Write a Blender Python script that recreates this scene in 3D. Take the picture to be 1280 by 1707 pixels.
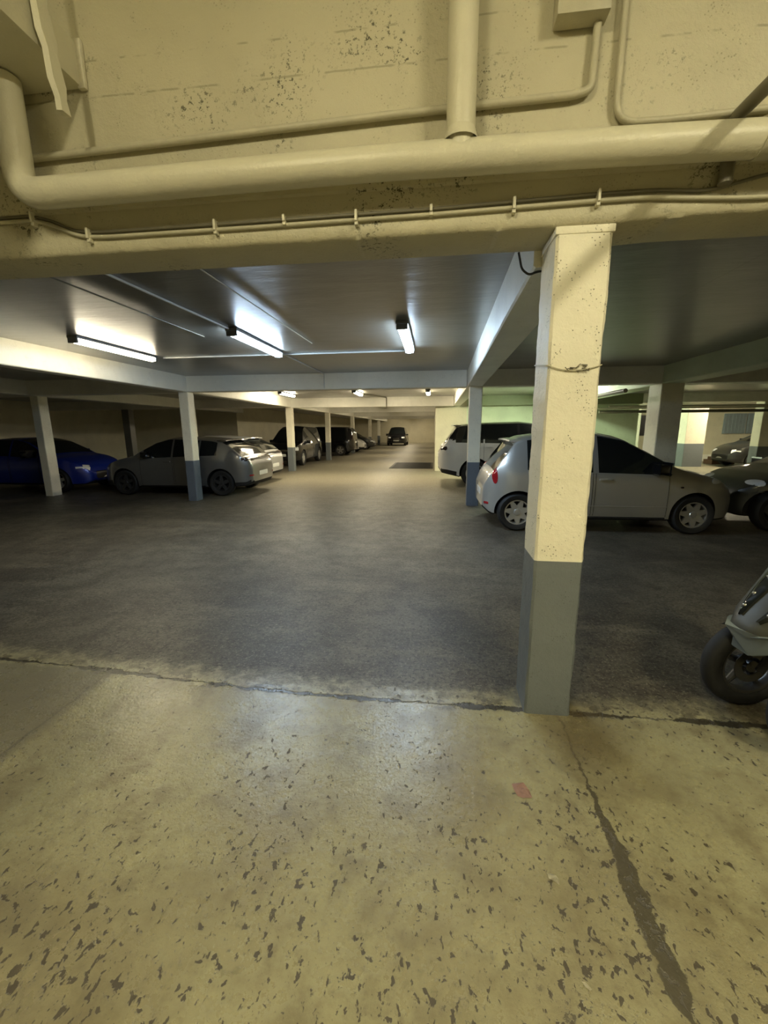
import bpy, bmesh, math, random
from mathutils import Vector, Matrix, noise
from mathutils.bvhtree import BVHTree
random.seed(7)
PI = math.pi
for o in list(bpy.data.objects): bpy.data.objects.remove(o)
scene = bpy.context.scene
COL = scene.collection

# ------------------------------------------------------------------ camera
PITCH, YAW, ROLL, CAMH, FPX = math.radians(11.313), math.radians(6.801), math.radians(-0.37), 1.6, 693.06
cp_, sp_, cy_, sy_ = math.cos(PITCH), math.sin(PITCH), math.cos(YAW), math.sin(YAW)
Fv = Vector((-sy_*cp_, cy_*cp_, -sp_)); Rv = Vector((cy_, sy_, 0)); Uv = Rv.cross(Fv)
R2 = Rv*math.cos(ROLL) + Uv*math.sin(ROLL); U2 = -Rv*math.sin(ROLL) + Uv*math.cos(ROLL)
cam_data = bpy.data.cameras.new('camera'); cam = bpy.data.objects.new('camera', cam_data); COL.objects.link(cam)
M4 = Matrix((R2, U2, -Fv)).transposed().to_4x4(); M4.translation = Vector((0, 0, CAMH)); cam.matrix_world = M4
cam_data.sensor_fit = 'HORIZONTAL'; cam_data.sensor_width = 36; cam_data.lens = 36*FPX/1280
cam_data.clip_start = 0.02; cam_data.clip_end = 200
scene.camera = cam

# ------------------------------------------------------------------ world, exposure
w = bpy.data.worlds.new('world'); scene.world = w; w.use_nodes = True
w.node_tree.nodes['Background'].inputs[0].default_value = (0.9, 0.85, 0.7, 1)
w.node_tree.nodes['Background'].inputs[1].default_value = 0.0
vs = scene.view_settings
vs.view_transform = 'Standard'; vs.look = 'None'; vs.gamma = 1; vs.use_curve_mapping = False
vs.exposure = 2.0
WARM = (1.0, 0.91, 0.60); WHITE_WARM = (1.0, 0.86, 0.60); COOL = (0.60, 0.79, 1.0); GREEN = (0.84, 1.0, 0.68)
E_RAMP, E_AISLE, E_SIDE = 56.0, 12.0, 80.0      # lamp diffuser strengths

# ------------------------------------------------------------------ node helper
class NT:
    def __init__(s, name):
        s.m = bpy.data.materials.new(name); s.m.use_nodes = True
        s.t = s.m.node_tree; s.b = s.t.nodes['Principled BSDF']
        s._pos = None
    def new(s, k): return s.t.nodes.new(k)
    def put(s, sock, v):
        if hasattr(v, 'is_output') or isinstance(v, bpy.types.NodeSocket): s.t.links.new(v, sock)
        elif isinstance(v, (tuple, list)) and len(v) == 3 and sock.type == 'RGBA': sock.default_value = (*v, 1)
        else: sock.default_value = v
    def pos(s):
        if s._pos is None: s._pos = s.new('ShaderNodeTexCoord').outputs['Object']
        return s._pos
    def xyz(s):
        n = s.new('ShaderNodeSeparateXYZ'); s.put(n.inputs[0], s.pos()); return n.outputs
    def math(s, op, a, b=0.0, c=None, clamp=False):
        n = s.new('ShaderNodeMath'); n.operation = op; n.use_clamp = clamp
        s.put(n.inputs[0], a); s.put(n.inputs[1], b)
        if c is not None: s.put(n.inputs[2], c)
        return n.outputs[0]
    def map(s, scale=(1,1,1), rot=(0,0,0)):
        n = s.new('ShaderNodeMapping'); s.put(n.inputs[0], s.pos())
        n.inputs['Scale'].default_value = scale; n.inputs['Rotation'].default_value = rot
        return n.outputs[0]
    def noise(s, scale, detail=4, rough=0.6, vec=None, dist=0.0):
        n = s.new('ShaderNodeTexNoise'); s.put(n.inputs['Vector'], vec if vec is not None else s.pos())
        n.inputs['Scale'].default_value = scale; n.inputs['Detail'].default_value = detail
        n.inputs['Roughness'].default_value = rough; n.inputs['Distortion'].default_value = dist
        return n.outputs[0]
    def voro(s, scale, vec=None, feature='F1'):
        n = s.new('ShaderNodeTexVoronoi'); s.put(n.inputs['Vector'], vec if vec is not None else s.pos())
        n.feature = feature; n.inputs['Scale'].default_value = scale
        return n.outputs['Distance']
    def step(s, v, lo, hi):            # smooth ramp 0..1 between lo and hi
        n = s.new('ShaderNodeMapRange'); n.clamp = True; n.interpolation_type = 'SMOOTHSTEP'
        s.put(n.inputs[0], v); s.put(n.inputs[1], lo); s.put(n.inputs[2], hi)
        if not isinstance(lo, bpy.types.NodeSocket) and not isinstance(hi, bpy.types.NodeSocket) and lo > hi:
            n.inputs[1].default_value = hi; n.inputs[2].default_value = lo
            n.inputs[3].default_value = 1; n.inputs[4].default_value = 0
        return n.outputs[0]
    def mix(s, f, a, b):
        n = s.new('ShaderNodeMix'); n.data_type = 'RGBA'
        s.put(n.inputs[0], f); s.put(n.inputs[6], a if isinstance(a, bpy.types.NodeSocket) else (*a, 1))
        s.put(n.inputs[7], b if isinstance(b, bpy.types.NodeSocket) else (*b, 1)); return n.outputs[2]
    def mixf(s, f, a, b):
        n = s.new('ShaderNodeMix'); s.put(n.inputs[0], f); s.put(n.inputs[2], a); s.put(n.inputs[3], b); return n.outputs[0]
    def bump(s, h, strength=0.3, dist=0.01):
        n = s.new('ShaderNodeBump'); n.inputs['Strength'].default_value = strength; n.inputs['Distance'].default_value = dist
        s.put(n.inputs['Height'], h); s.put(s.b.inputs['Normal'], n.outputs[0])
    def out(s, color=None, rough=None, metal=None, spec=None, coat=None):
        if color is not None: s.put(s.b.inputs['Base Color'], color)
        if rough is not None: s.put(s.b.inputs['Roughness'], rough)
        if metal is not None: s.b.inputs['Metallic'].default_value = metal
        if spec is not None: s.b.inputs['Specular IOR Level'].default_value = spec
        if coat is not None:
            s.b.inputs['Coat Weight'].default_value = coat; s.b.inputs['Coat Roughness'].default_value = 0.06
        return s.m

def simple(name, c, rough=0.5, metal=0.0, var=0.12, scale=6.0, coat=None, bump=0.0):
    n = NT(name); f = n.noise(scale, 4)
    c2 = tuple(max(0, x*(1-2*var)) for x in c)
    n.out(n.mix(f, c, c2), rough, metal, coat=coat)
    if bump: n.bump(n.noise(scale*12, 3), bump, 0.004)
    return n.m

def painted_concrete(name, c, rough=0.5, dirt=(0.20, 0.17, 0.10), pits=0.5, mould=0.0, gloss_var=0.1, joint_z=()):
    n = NT(name)
    big = n.noise(1.3, 4, 0.6); mid = n.noise(7, 5, 0.65)
    col = n.mix(n.step(big, 0.35, 0.75), c, tuple(x*0.88 for x in c))
    col = n.mix(n.math('MULTIPLY', n.step(mid, 0.55, 0.8), 0.35), col, tuple(x*0.7 for x in c))
    p = n.voro(70); pm = n.math('MULTIPLY', n.step(p, 0.26, 0.16), n.step(n.noise(7, 4, 0.7), 0.50, 0.60))
    pm = n.math('MULTIPLY', pm, pits)
    col = n.mix(pm, col, dirt)
    h = n.math('ADD', n.math('MULTIPLY', n.noise(14, 6, 0.7), 1.0), n.math('MULTIPLY', pm, -0.5))
    if mould:
        mm = n.math('MULTIPLY', n.step(n.noise(42, 4, 0.75), 0.55, 0.61), n.step(n.noise(2.4, 3, 0.5), 0.50, 0.66))
        mm = n.math('MULTIPLY', mm, mould); col = n.mix(mm, col, (0.05, 0.042, 0.02))
        xyz = n.xyz()
        for (z0, tilt) in joint_z:      # shuttering board lines
            d = n.math('ABSOLUTE', n.math('SUBTRACT', n.math('SUBTRACT', xyz[2], n.math('MULTIPLY', xyz[0], tilt)), n.math('ADD', n.math('MULTIPLY', n.noise(9, 2), 0.012), z0-0.006)))
            l = n.math('MULTIPLY', n.step(d, 0.006, 0.002), n.step(n.noise(6.5, 3), 0.46, 0.56))
            col = n.mix(n.math('MULTIPLY', l, 0.5), col, dirt)
    r = n.mixf(mid, rough-gloss_var, rough+gloss_var)
    n.out(col, r); n.bump(n.math('ADD', h, n.math('MULTIPLY', n.noise(45, 4, 0.7), 0.35)), 0.6, 0.012)
    return n.m

M = {}
CREAM = (0.90, 0.85, 0.68)
M['wall'] = painted_concrete('cream_painted_concrete', (0.55, 0.51, 0.36), 0.42, mould=0.95, pits=0.4, joint_z=((3.165, 0.0), (3.31, 0.0)))
M['column'] = painted_concrete('cream_column_paint', CREAM, 0.5, pits=0.9)
M['base'] = painted_concrete('grey_base_paint', (0.17, 0.19, 0.20), 0.42, dirt=(0.05, 0.05, 0.045), pits=0.5)
M['base_blue'] = painted_concrete('blue_grey_base_paint', (0.13, 0.155, 0.19), 0.42, dirt=(0.05, 0.05, 0.045), pits=0.4)
M['beam'] = painted_concrete('off_white_beam_paint', (0.86, 0.84, 0.74), 0.42, pits=0.4)
M['beam_green'] = painted_concrete('pale_green_concrete', (0.62, 0.70, 0.50), 0.5, pits=0.2)
M['olive'] = painted_concrete('olive_unlit_beam', (0.24, 0.27, 0.15), 0.5, pits=0.2)  # darker olive colour stands in for the beam's unlit face
M['farwall'] = painted_concrete('far_wall_paint', (0.72, 0.67, 0.50), 0.5, pits=0.2)
M['pipe'] = simple('cream_painted_pipe', (0.70, 0.66, 0.50), 0.38, var=0.1, scale=5, bump=0.5)
M['pipe2'] = simple('old_cream_painted_conduit', (0.58, 0.54, 0.39), 0.42, var=0.18, scale=9, bump=0.4)
M['darkpipe'] = simple('dull_brown_painted_pipe', (0.20, 0.18, 0.12), 0.4, var=0.25, scale=6)
M['white_conduit'] = simple('white_plastic_conduit', (0.72, 0.72, 0.68), 0.4)
M['grey_housing'] = simple('grey_lamp_housing', (0.14, 0.14, 0.135), 0.5)
M['black_rubber'] = simple('black_tyre_rubber', (0.014, 0.014, 0.014), 0.65, var=0.2, scale=30, bump=0.3)
M['black_plastic'] = simple('black_plastic', (0.015, 0.015, 0.016), 0.42)
M['under'] = simple('dark_underbody', (0.008, 0.008, 0.008), 0.8)
M['glass'] = simple('dark_tinted_glass', (0.010, 0.012, 0.012), 0.06, var=0.05, coat=0.6)
M['alloy'] = simple('silver_alloy', (0.62, 0.62, 0.60), 0.3, 0.75)
M['dark_alloy'] = simple('dark_alloy', (0.10, 0.10, 0.10), 0.32, 0.7)
M['chrome'] = simple('chrome', (0.85, 0.85, 0.85), 0.12, 1.0)
M['lamp_clear'] = simple('clear_headlamp_lens', (0.85, 0.87, 0.88), 0.15, 0.0, coat=1.0)
M['lamp_red'] = simple('red_tail_lamp_lens', (0.38, 0.015, 0.02), 0.12, coat=0.8)
M['lamp_dark'] = simple('smoked_lamp_lens', (0.03, 0.015, 0.015), 0.10, coat=0.8)
M['plate'] = simple('white_number_plate', (0.80, 0.80, 0.76), 0.4)
M['plate_blue'] = simple('blue_plate_band', (0.03, 0.08, 0.4), 0.4)
M['seam'] = simple('dark_gap', (0.006, 0.006, 0.006), 0.8)
M['paper_pink'] = simple('pink_paper', (0.66, 0.42, 0.36), 0.7, var=0.2, scale=40)
M['paper_white'] = simple('white_paper', (0.80, 0.75, 0.58), 0.7, var=0.2, scale=50)
M['brown'] = simple('brown_cardboard', (0.10, 0.045, 0.02), 0.7)
M['panel'] = simple('grey_blue_metal_panel', (0.30, 0.36, 0.38), 0.45)
M['mirror'] = simple('grey_scooter_plastic', (0.055, 0.055, 0.042), 0.45)
M['scooter_light'] = simple('light_grey_scooter_panel', (0.24, 0.275, 0.27), 0.3, coat=0.3)
M['grate'] = simple('dark_cast_iron', (0.03, 0.028, 0.024), 0.5, 0.4, var=0.3, scale=14)

def car_paint(name, c, metal=0.55, rough=0.34):
    n = NT(name); n.out(n.mix(n.noise(3, 3), c, tuple(x*0.9 for x in c)), rough, metal, coat=0.8); return n.m
M['silver'] = car_paint('silver_car_paint', (0.50, 0.51, 0.51))
M['greige'] = car_paint('warm_silver_car_paint', (0.52, 0.515, 0.48))
M['grey'] = car_paint('mid_grey_car_paint', (0.19, 0.19, 0.185))
M['darkgrey'] = car_paint('dark_grey_car_paint', (0.045, 0.047, 0.044))
M['blue'] = car_paint('deep_blue_car_paint', (0.004, 0.022, 0.26), 0.3)
M['blackp'] = car_paint('black_car_paint', (0.006, 0.006, 0.007), 0.0, 0.22)
M['whitep'] = car_paint('white_car_paint', (0.80, 0.79, 0.74), 0.0, 0.3)

# ceiling: glossy grey-white paint with board joints
n = NT('ceiling_paint')
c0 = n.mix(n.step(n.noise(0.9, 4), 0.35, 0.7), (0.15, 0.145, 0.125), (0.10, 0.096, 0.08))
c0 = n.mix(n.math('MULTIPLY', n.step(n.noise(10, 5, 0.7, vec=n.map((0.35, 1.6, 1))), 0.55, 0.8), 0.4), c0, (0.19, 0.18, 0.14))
xyz = n.xyz()
for (ax, v) in ((1, 5.02), (1, 7.6), (1, 10.6), (0, -2.82), (0, -1.66), (0, 2.2)):
    d = n.math('ABSOLUTE', n.math('SUBTRACT', xyz[ax], n.math('ADD', n.math('MULTIPLY', n.noise(4, 2), 0.03), v-0.015)))
    c0 = n.mix(n.math('MULTIPLY', n.step(d, 0.014, 0.004), 0.7), c0, (0.09, 0.08, 0.05))
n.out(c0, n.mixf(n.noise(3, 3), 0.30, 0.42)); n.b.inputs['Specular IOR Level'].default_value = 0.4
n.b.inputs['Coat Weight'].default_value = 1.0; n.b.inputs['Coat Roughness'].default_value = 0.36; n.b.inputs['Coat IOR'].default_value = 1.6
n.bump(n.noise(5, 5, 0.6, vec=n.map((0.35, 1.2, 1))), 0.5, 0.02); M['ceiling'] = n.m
M['ceiling_high'] = painted_concrete('high_ceiling_paint', (0.6, 0.57, 0.42), 0.6)

# floor: pale pitted slab on this side of the joint, shade beyond painted in as darker concrete
n = NT('concrete_floor')
xyz = n.xyz(); X, Y = xyz[0], xyz[1]
wob = n.math('MULTIPLY', n.math('SUBTRACT', n.noise(3.0, 5, 0.65), 0.5), 0.16)
wob2 = n.math('MULTIPLY', n.math('SUBTRACT', n.noise(9, 6, 0.78), 0.5), 0.11)
# crack line y = 2.21 + slight drift to the left
cy0 = n.math('ADD', 2.215, n.math('MULTIPLY', n.step(X, -0.4, -3.4), 0.17))
dy = n.math('ADD', n.math('SUBTRACT', Y, cy0), n.math('ADD', wob, wob2))
near = n.math('MULTIPLY', n.step(n.math('ADD', dy, n.math('MULTIPLY', n.math('SUBTRACT', n.noise(11, 5, 0.75), 0.5), 0.5)), 0.22, -0.02), 1.0)                                   # 1 on the near slab
g1 = n.noise(0.9, 5, 0.6); g2 = n.noise(4.5, 6, 0.7); g3 = n.noise(22, 5, 0.7)
nearc = n.mix(n.step(g1, 0.35, 0.68), (0.35, 0.325, 0.19), (0.25, 0.215, 0.125))
nearc = n.mix(n.math('MULTIPLY', n.step(g2, 0.47, 0.70), 0.75), nearc, (0.17, 0.14, 0.078))
nearc = n.mix(n.math('MULTIPLY', n.step(g3, 0.50, 0.72), 0.5), nearc, (0.16, 0.14, 0.085))
nearc = n.mix(n.math('MULTIPLY', n.step(n.noise(1.7, 5, 0.7, dist=0.6), 0.50, 0.66), 0.5), nearc, (0.17, 0.145, 0.09))
nearc = n.mix(n.math('MULTIPLY', n.step(g2, 0.46, 0.2), 0.5), nearc, (0.42, 0.42, 0.27))
farc = n.mix(n.step(g1, 0.4, 0.65), (0.125, 0.110, 0.080), (0.062, 0.054, 0.040))
farc = n.mix(n.math('MULTIPLY', n.step(n.noise(2.4, 6, 0.72, dist=0.8), 0.46, 0.62), 0.7), farc, (0.055, 0.044, 0.033))
farc = n.mix(n.math('MULTIPLY', n.step(g2, 0.44, 0.68), 0.6), farc, (0.045, 0.038, 0.028))
farc = n.mix(n.math('MULTIPLY', n.step(n.noise(1.3, 5, 0.7, vec=n.map((0.5, 1.3, 1))), 0.52, 0.66), 0.5), farc, (0.19, 0.165, 0.115))
farc = n.mix(n.math('MULTIPLY', n.step(g3, 0.52, 0.66), 0.45), farc, (0.19, 0.17, 0.125))
# the aisle far down is paler
farc = n.mix(n.math('MULTIPLY', n.step(n.math('ADD', Y, n.math('MULTIPLY', n.math('SUBTRACT', g1, 0.5), 4.0)), 7.0, 13.0), n.step(X, -6.6, -4.6)), farc, (0.30, 0.27, 0.19))
# pits
pv = n.map((1.0, 0.72, 1.0), (0, 0, 0.6))
pn = n.noise(36, 3, 0.6, vec=pv, dist=0.3)
dens = n.math('ADD', n.math('MULTIPLY', n.step(Y, 2.1, 0.75), 0.06), n.math('MULTIPLY', n.step(n.noise(2.1, 3), 0.40, 0.66), 0.065))
dens = n.math('ADD', dens, n.math('MULTIPLY', n.step(X, -0.7, 0.5), 0.02))
pit = n.step(n.math('SUBTRACT', pn, n.math('SUBTRACT', 0.68, dens)), 0.0, 0.035)
bigp = n.math('MULTIPLY', n.step(n.noise(19, 5, 0.72), 0.56, 0.60), n.math('MULTIPLY', n.step(n.noise(3.3, 3, 0.6), 0.50, 0.60), n.math('MULTIPLY', n.step(Y, 1.15, 0.9), n.step(X, -0.4, 0.0))))
pit = n.math('MAXIMUM', pit, n.math('MULTIPLY', bigp, 0.8))
fine = n.step(n.noise(85, 4, 0.65, vec=pv), 0.60, 0.67)
pitn = n.math('MULTIPLY', near, n.math('MAXIMUM', pit, n.math('MULTIPLY', fine, 0.6)))
nearc = n.mix(n.math('MULTIPLY', n.math('MAXIMUM', pit, n.math('MULTIPLY', fine, 0.6)), 0.92), nearc, (0.05, 0.037, 0.02))
farc = n.mix(n.math('MULTIPLY', n.step(n.noise(33, 5, 0.75), 0.50, 0.60), 0.8), farc, (0.030, 0.024, 0.018))
farc = n.mix(n.math('MULTIPLY', n.step(n.noise(55, 4, 0.7), 0.56, 0.64), 0.6), farc, (0.26, 0.235, 0.175))
farc = n.mix(n.math('MULTIPLY', fine, 0.4), farc, (0.05, 0.045, 0.035))
col = n.mix(near, farc, nearc)
# crack itself
cw = n.math('MULTIPLY', n.step(n.noise(2.5, 2), 0.32, 0.62), 0.020)
crack = n.step(n.math('SUBTRACT', n.math('ABSOLUTE', n.math('ADD', n.math('SUBTRACT', Y, cy0), wob2)), cw), 0.006, 0.0)
blot = n.math('MULTIPLY', n.step(n.noise(6.5, 5, 0.75), 0.52, 0.56), n.step(n.math('ABSOLUTE', n.math('SUBTRACT', dy, 0.03)), 0.1, 0.03))
col = n.mix(n.math('MULTIPLY', blot, 0.8), col, (0.085, 0.07, 0.045))
col = n.mix(n.math('MULTIPLY', crack, 0.9), col, (0.03, 0.024, 0.014))
# right joint running towards us with a dark filled patch that widens
jx = n.math('ADD', 0.728, n.math('MULTIPLY', n.math('SUBTRACT', n.noise(9, 6, 0.75), 0.5), 0.085))
jw = n.math('ADD', 0.004, n.math('MULTIPLY', n.math('MULTIPLY', n.step(Y, 1.75, 1.25), n.step(Y, 0.93, 1.0)), 0.030))
jm = n.math('MULTIPLY', n.step(n.math('SUBTRACT', n.math('ABSOLUTE', n.math('SUBTRACT', X, jx)), jw), 0.004, -0.001), n.step(Y, 2.2, 2.12))
col = n.mix(n.math('MULTIPLY', jm, 0.95), col, n.mix(g3, (0.055, 0.047, 0.03), (0.115, 0.10, 0.07)))
# left joint with a darker repaired strip
jl = n.math('ABSOLUTE', n.math('SUBTRACT', n.math('ADD', X, n.math('MULTIPLY', n.noise(5, 3), 0.05)), -2.12))
jml = n.math('MULTIPLY', n.step(jl, 0.012, 0.003), n.step(Y, 2.3, 2.2))
col = n.mix(n.math('MULTIPLY', jml, 0.85), col, (0.07, 0.055, 0.035))
lefts = n.math('MULTIPLY', n.step(X, -2.06, -2.12), n.step(Y, 2.36, 2.3))
col = n.mix(n.math('MULTIPLY', lefts, 0.6), col, (0.14, 0.125, 0.09))
# stain drawn round the foot of the near column
sx = n.math('SUBTRACT', X, 0.80); sy = n.math('SUBTRACT', Y, 2.05)
sd = n.math('SQRT', n.math('ADD', n.math('MULTIPLY', sx, sx), n.math('MULTIPLY', sy, sy)))
col = n.mix(n.math('MULTIPLY', n.step(n.math('ADD', sd, n.math('MULTIPLY', n.math('SUBTRACT', g2, 0.5), 0.5)), 0.35, 0.08), 0.6), col, (0.13, 0.10, 0.055))
rough = n.mixf(near, n.mixf(g2, 0.34, 0.62), n.mixf(g2, 0.16, 0.40))
rough = n.math('ADD', rough, n.math('MULTIPLY', pitn, 0.3))
n.out(col, rough); n.put(n.b.inputs['Specular IOR Level'], n.mixf(near, 0.5, 0.9))
hh = n.math('ADD', n.math('MULTIPLY', g3, 0.5), n.math('MULTIPLY', g2, 0.6))
hh = n.math('SUBTRACT', hh, n.math('MULTIPLY', pitn, 0.5)); hh = n.math('SUBTRACT', hh, crack)
hh = n.math('ADD', hh, n.math('MULTIPLY', n.noise(70, 4, 0.7), 0.3))
n.bump(hh, 0.5, 0.008); M['floor'] = n.m

def emis(name, c, s):
    n = NT(name); n.b.inputs['Base Color'].default_value = (0.9, 0.9, 0.9, 1)
    n.b.inputs['Emission Color'].default_value = (*c, 1); n.b.inputs['Emission Strength'].default_value = s
    return n.m

# ------------------------------------------------------------------ mesh helpers
def box(bm, x0, x1, y0, y1, z0, z1, bev=0.0):
    r = bmesh.ops.create_cube(bm, size=1.0)
    for v in r['verts']:
        v.co = Vector(((x0+x1)/2+v.co.x*(x1-x0), (y0+y1)/2+v.co.y*(y1-y0), (z0+z1)/2+v.co.z*(z1-z0)))
    if bev: bmesh.ops.bevel(bm, geom=list({e for v in r['verts'] for e in v.link_edges}), offset=bev, segments=2, affect='EDGES', profile=0.6)
def tube(bm, pts, r, seg=12, cap=True):
    pts = [Vector(p) for p in pts]; rings = []; prev = None
    for i, p in enumerate(pts):
        t = (pts[min(i+1, len(pts)-1)]-pts[max(i-1, 0)]).normalized()
        a = prev if prev is not None else (Vector((0, 0, 1)) if abs(t.z) < 0.9 else Vector((1, 0, 0)))
        a = (a-t*a.dot(t)).normalized(); prev = a; b = t.cross(a)
        rr = r[i] if isinstance(r, (list, tuple)) else r
        rings.append([bm.verts.new(p+(a*math.cos(2*PI*k/seg)+b*math.sin(2*PI*k/seg))*rr) for k in range(seg)])
    for A, B in zip(rings, rings[1:]):
        for k in range(seg): bm.faces.new((A[k], A[(k+1) % seg], B[(k+1) % seg], B[k]))
    if cap:
        bm.faces.new(list(reversed(rings[0]))); bm.faces.new(rings[-1])
def lathe(bm, prof, seg=32, axis='y', c=(0, 0, 0)):
    """prof: list of (radius, offset along axis)"""
    rings = []
    for (r, h) in prof:
        ring = []
        for k in range(seg):
            a = 2*PI*k/seg; u, v = r*math.cos(a), r*math.sin(a)
            co = (c[0]+u, c[1]+h, c[2]+v) if axis == 'y' else (c[0]+u, c[1]+v, c[2]+h) if axis == 'z' else (c[0]+h, c[1]+u, c[2]+v)
            ring.append(bm.verts.new(co))
        rings.append(ring)
    for A, B in zip(rings, rings[1:]):
        for k in range(seg): bm.faces.new((A[k], A[(k+1) % seg], B[(k+1) % seg], B[k]))
    return rings
def round_path(pts, rad, n=6):
    pts = [Vector(p) for p in pts]; out = [pts[0]]
    for a, b, c in zip(pts, pts[1:], pts[2:]):
        d1 = (a-b).normalized(); d2 = (c-b).normalized(); L = min(rad, (a-b).length*.45, (c-b).length*.45)
        p, q = b+d1*L, b+d2*L
        for i in range(n+1):
            t = i/n; out.append((p*(1-t)**2+b*2*t*(1-t)+q*t*t))
    out.append(pts[-1]); return out
def obj(name, bm, mat, parent=None, smooth=True, angle=35):
    bmesh.ops.recalc_face_normals(bm, faces=bm.faces)
    me = bpy.data.meshes.new(name); bm.to_mesh(me); bm.free()
    if smooth:
        for p in me.polygons: p.use_smooth = True
        me.set_sharp_from_angle(angle=math.radians(angle))
    me.materials.append(M[mat] if isinstance(mat, str) else mat)
    o = bpy.data.objects.new(name, me); COL.objects.link(o)
    if parent is not None: o.parent = parent
    return o
def tag(o, label, cat, group=None, kind=None):
    if label: o['label'] = label
    if cat: o['category'] = cat
    if group: o['group'] = group
    if kind: o['kind'] = kind
    return o
def empty(name, label, cat, loc=(0, 0, 0), rz=0, group=None):
    o = bpy.data.objects.new(name, None); COL.objects.link(o); o.location = loc; o.rotation_euler = (0, 0, rz); o.empty_display_size = 0.1
    return tag(o, label, cat, group)
def structbox(name, mat, *b, bev=0.0):
    bm = bmesh.new(); box(bm, *b, bev=bev); o = obj(name, bm, mat, smooth=False); o['kind'] = 'structure'; return o
def copy_tree(o, parent=None):
    c = o.copy(); COL.objects.link(c)
    if parent is not None: c.parent = parent
    for ch in [x for x in bpy.data.objects if x.parent == o]: copy_tree(ch, c)
    return c

# ------------------------------------------------------------------ setting
YN0, YN1 = 2.18, 2.45          # near wall / beam thickness
HB, HC = 2.42, 2.75            # beam underside, ceiling
def grid_plane(name, mat, x0, x1, y0, y1, z, thick):
    bm = bmesh.new(); box(bm, x0, x1, y0, y1, min(z, z+thick), max(z, z+thick)); o = obj(name, bm, mat, smooth=False); o['kind'] = 'structure'; return o
grid_plane('floor', 'floor', -16, 19, -6, 50, 0, -0.2)
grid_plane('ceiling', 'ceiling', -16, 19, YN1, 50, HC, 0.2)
grid_plane('ceiling', 'ceiling_high', -16, 19, -6, YN0, 4.05, 0.2)
structbox('wall_left', 'farwall', -16.2, -16, -6, 50, 0, 4.2)
structbox('wall_right', 'farwall', 19, 19.2, -6, 50, 0, 4.2)
structbox('wall_back', 'farwall', -16, 19, -6.2, -6, 0, 4.2)
structbox('wall_far', 'farwall', -9.8, 0.05, 49, 49.2, 0, HC)
structbox('wall_side', 'farwall', -10.2, -9.8, 20.5, 49.2, 0, HC)
structbox('wall_bay', 'farwall', -16, -9.8, 20.3, 20.5, 0, HC)
structbox('wall_middle', 'farwall', 0.05, 1.2, 16.1, 49.2, 0, HC)
structbox('wall_green', 'beam_green', 1.2, 7.2, 16.1, 16.35, 0, HC)
structbox('wall_end', 'farwall', 1.2, 19, 21.6, 21.8, 0, HC)

# near wall with rough lower edge (beam) and proud upper part
bm = bmesh.new()
nx = 260; X0, X1 = -15.9, 18.9
xs = []
x = X0
while x < X1:
    xs.append(x); x += 0.02 if -3.5 < x < 2.6 else 0.35
xs.append(X1)
def edge_noise(x, k): return noise.noise(Vector((x*9, k*7.3, 1.7)))*0.006+noise.noise(Vector((x*30, k*3.1, 5)))*0.003
prof_rows = []
for x in xs:
    e = edge_noise(x, 0); hz = 2.497
    if 0.82 < x < 1.25: hz += 0.012*min(1, (x-0.82)/0.2)
    elif x >= 1.25: hz += 0.012
    spall = max(0, noise.noise(Vector((x*14, 0, 9))))*0.018 if -0.75 < x < 0.1 else 0
    pts = [(YN1, hz), (YN0+0.014+abs(e)+spall, hz+e*0.6), (YN0+abs(e)*0.4, hz+0.014+abs(e)+spall), (YN0, hz+0.05), (YN0, 2.688),
           (YN0-0.014, 2.696+e*0.4), (YN0-0.016, 2.71), (YN0-0.014, 3.0), (YN0-0.016, 3.4), (YN0-0.016, 4.045), (YN1, 4.045)]
    prof_rows.append([bm.verts.new((x, a, b)) for a, b in pts])
for A, B in zip(prof_rows, prof_rows[1:]):
    for k in range(len(A)):
        k2 = (k+1) % len(A); bm.faces.new((A[k], B[k], B[k2], A[k2]))
bm.faces.new(prof_rows[0]); bm.faces.new(list(reversed(prof_rows[-1])))
o = obj('wall_front', bm, 'wall', angle=50); o['kind'] = 'structure'

# ------------------------------------------------------------------ columns
def column(x0, x1, y0, y1, label, band=0.91, top=HB, mat='column', bmat='base', group=None, chip=0.004):
    t = empty('concrete_column', label, 'column', ((x0+x1)/2, (y0+y1)/2, 0), group=group)
    hx, hy = (x1-x0)/2, (y1-y0)/2
    def shaft(z0, z1, nz):
        bm = bmesh.new(); rings = []
        c = 0.012
        base = [(-hx+c, -hy), (hx-c, -hy), (hx, -hy+c), (hx, hy-c), (hx-c, hy), (-hx+c, hy), (-hx, hy-c), (-hx, -hy+c)]
        for i in range(nz+1):
            z = z0+(z1-z0)*i/nz; ring = []
            for j, (a, b) in enumerate(base):
                e = noise.noise(Vector((x0*3+j, z*8, y0)))*chip + noise.noise(Vector((x0*3+j, z*30, y0)))*chip*0.5
                ring.append(bm.verts.new((a*(1+e/hx), b*(1+e/hy), z)))
            rings.append(ring)
        for A, B in zip(rings, rings[1:]):
            for k in range(8): bm.faces.new((A[k], A[(k+1) % 8], B[(k+1) % 8], B[k]))
        bm.faces.new(list(reversed(rings[0]))); bm.faces.new(rings[-1]); return bm
    nz = 90 if y0 < 3 else 16
    if band:
        obj('painted_base', shaft(0.0, band, nz//2), bmat, t, angle=25)
        obj('shaft', shaft(band, top, nz), mat, t, angle=25)
    else:
        obj('shaft', shaft(0.0, top, nz), mat, t, angle=25)
    return t, hx, hy
t, hx, hy = column(0.54, 0.787, YN0+0.004, YN1, 'large pale yellow square column with grey foot, nearest the viewer', top=2.496)
bm = bmesh.new(); box(bm, -hx-0.006, hx+0.007, -hy-0.004, hy, 2.462, 2.4955, bev=0.006); c = obj('mortar_cap', bm, 'column', t); c['label'] = 'thin rough mortar lip under the beam'
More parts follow.
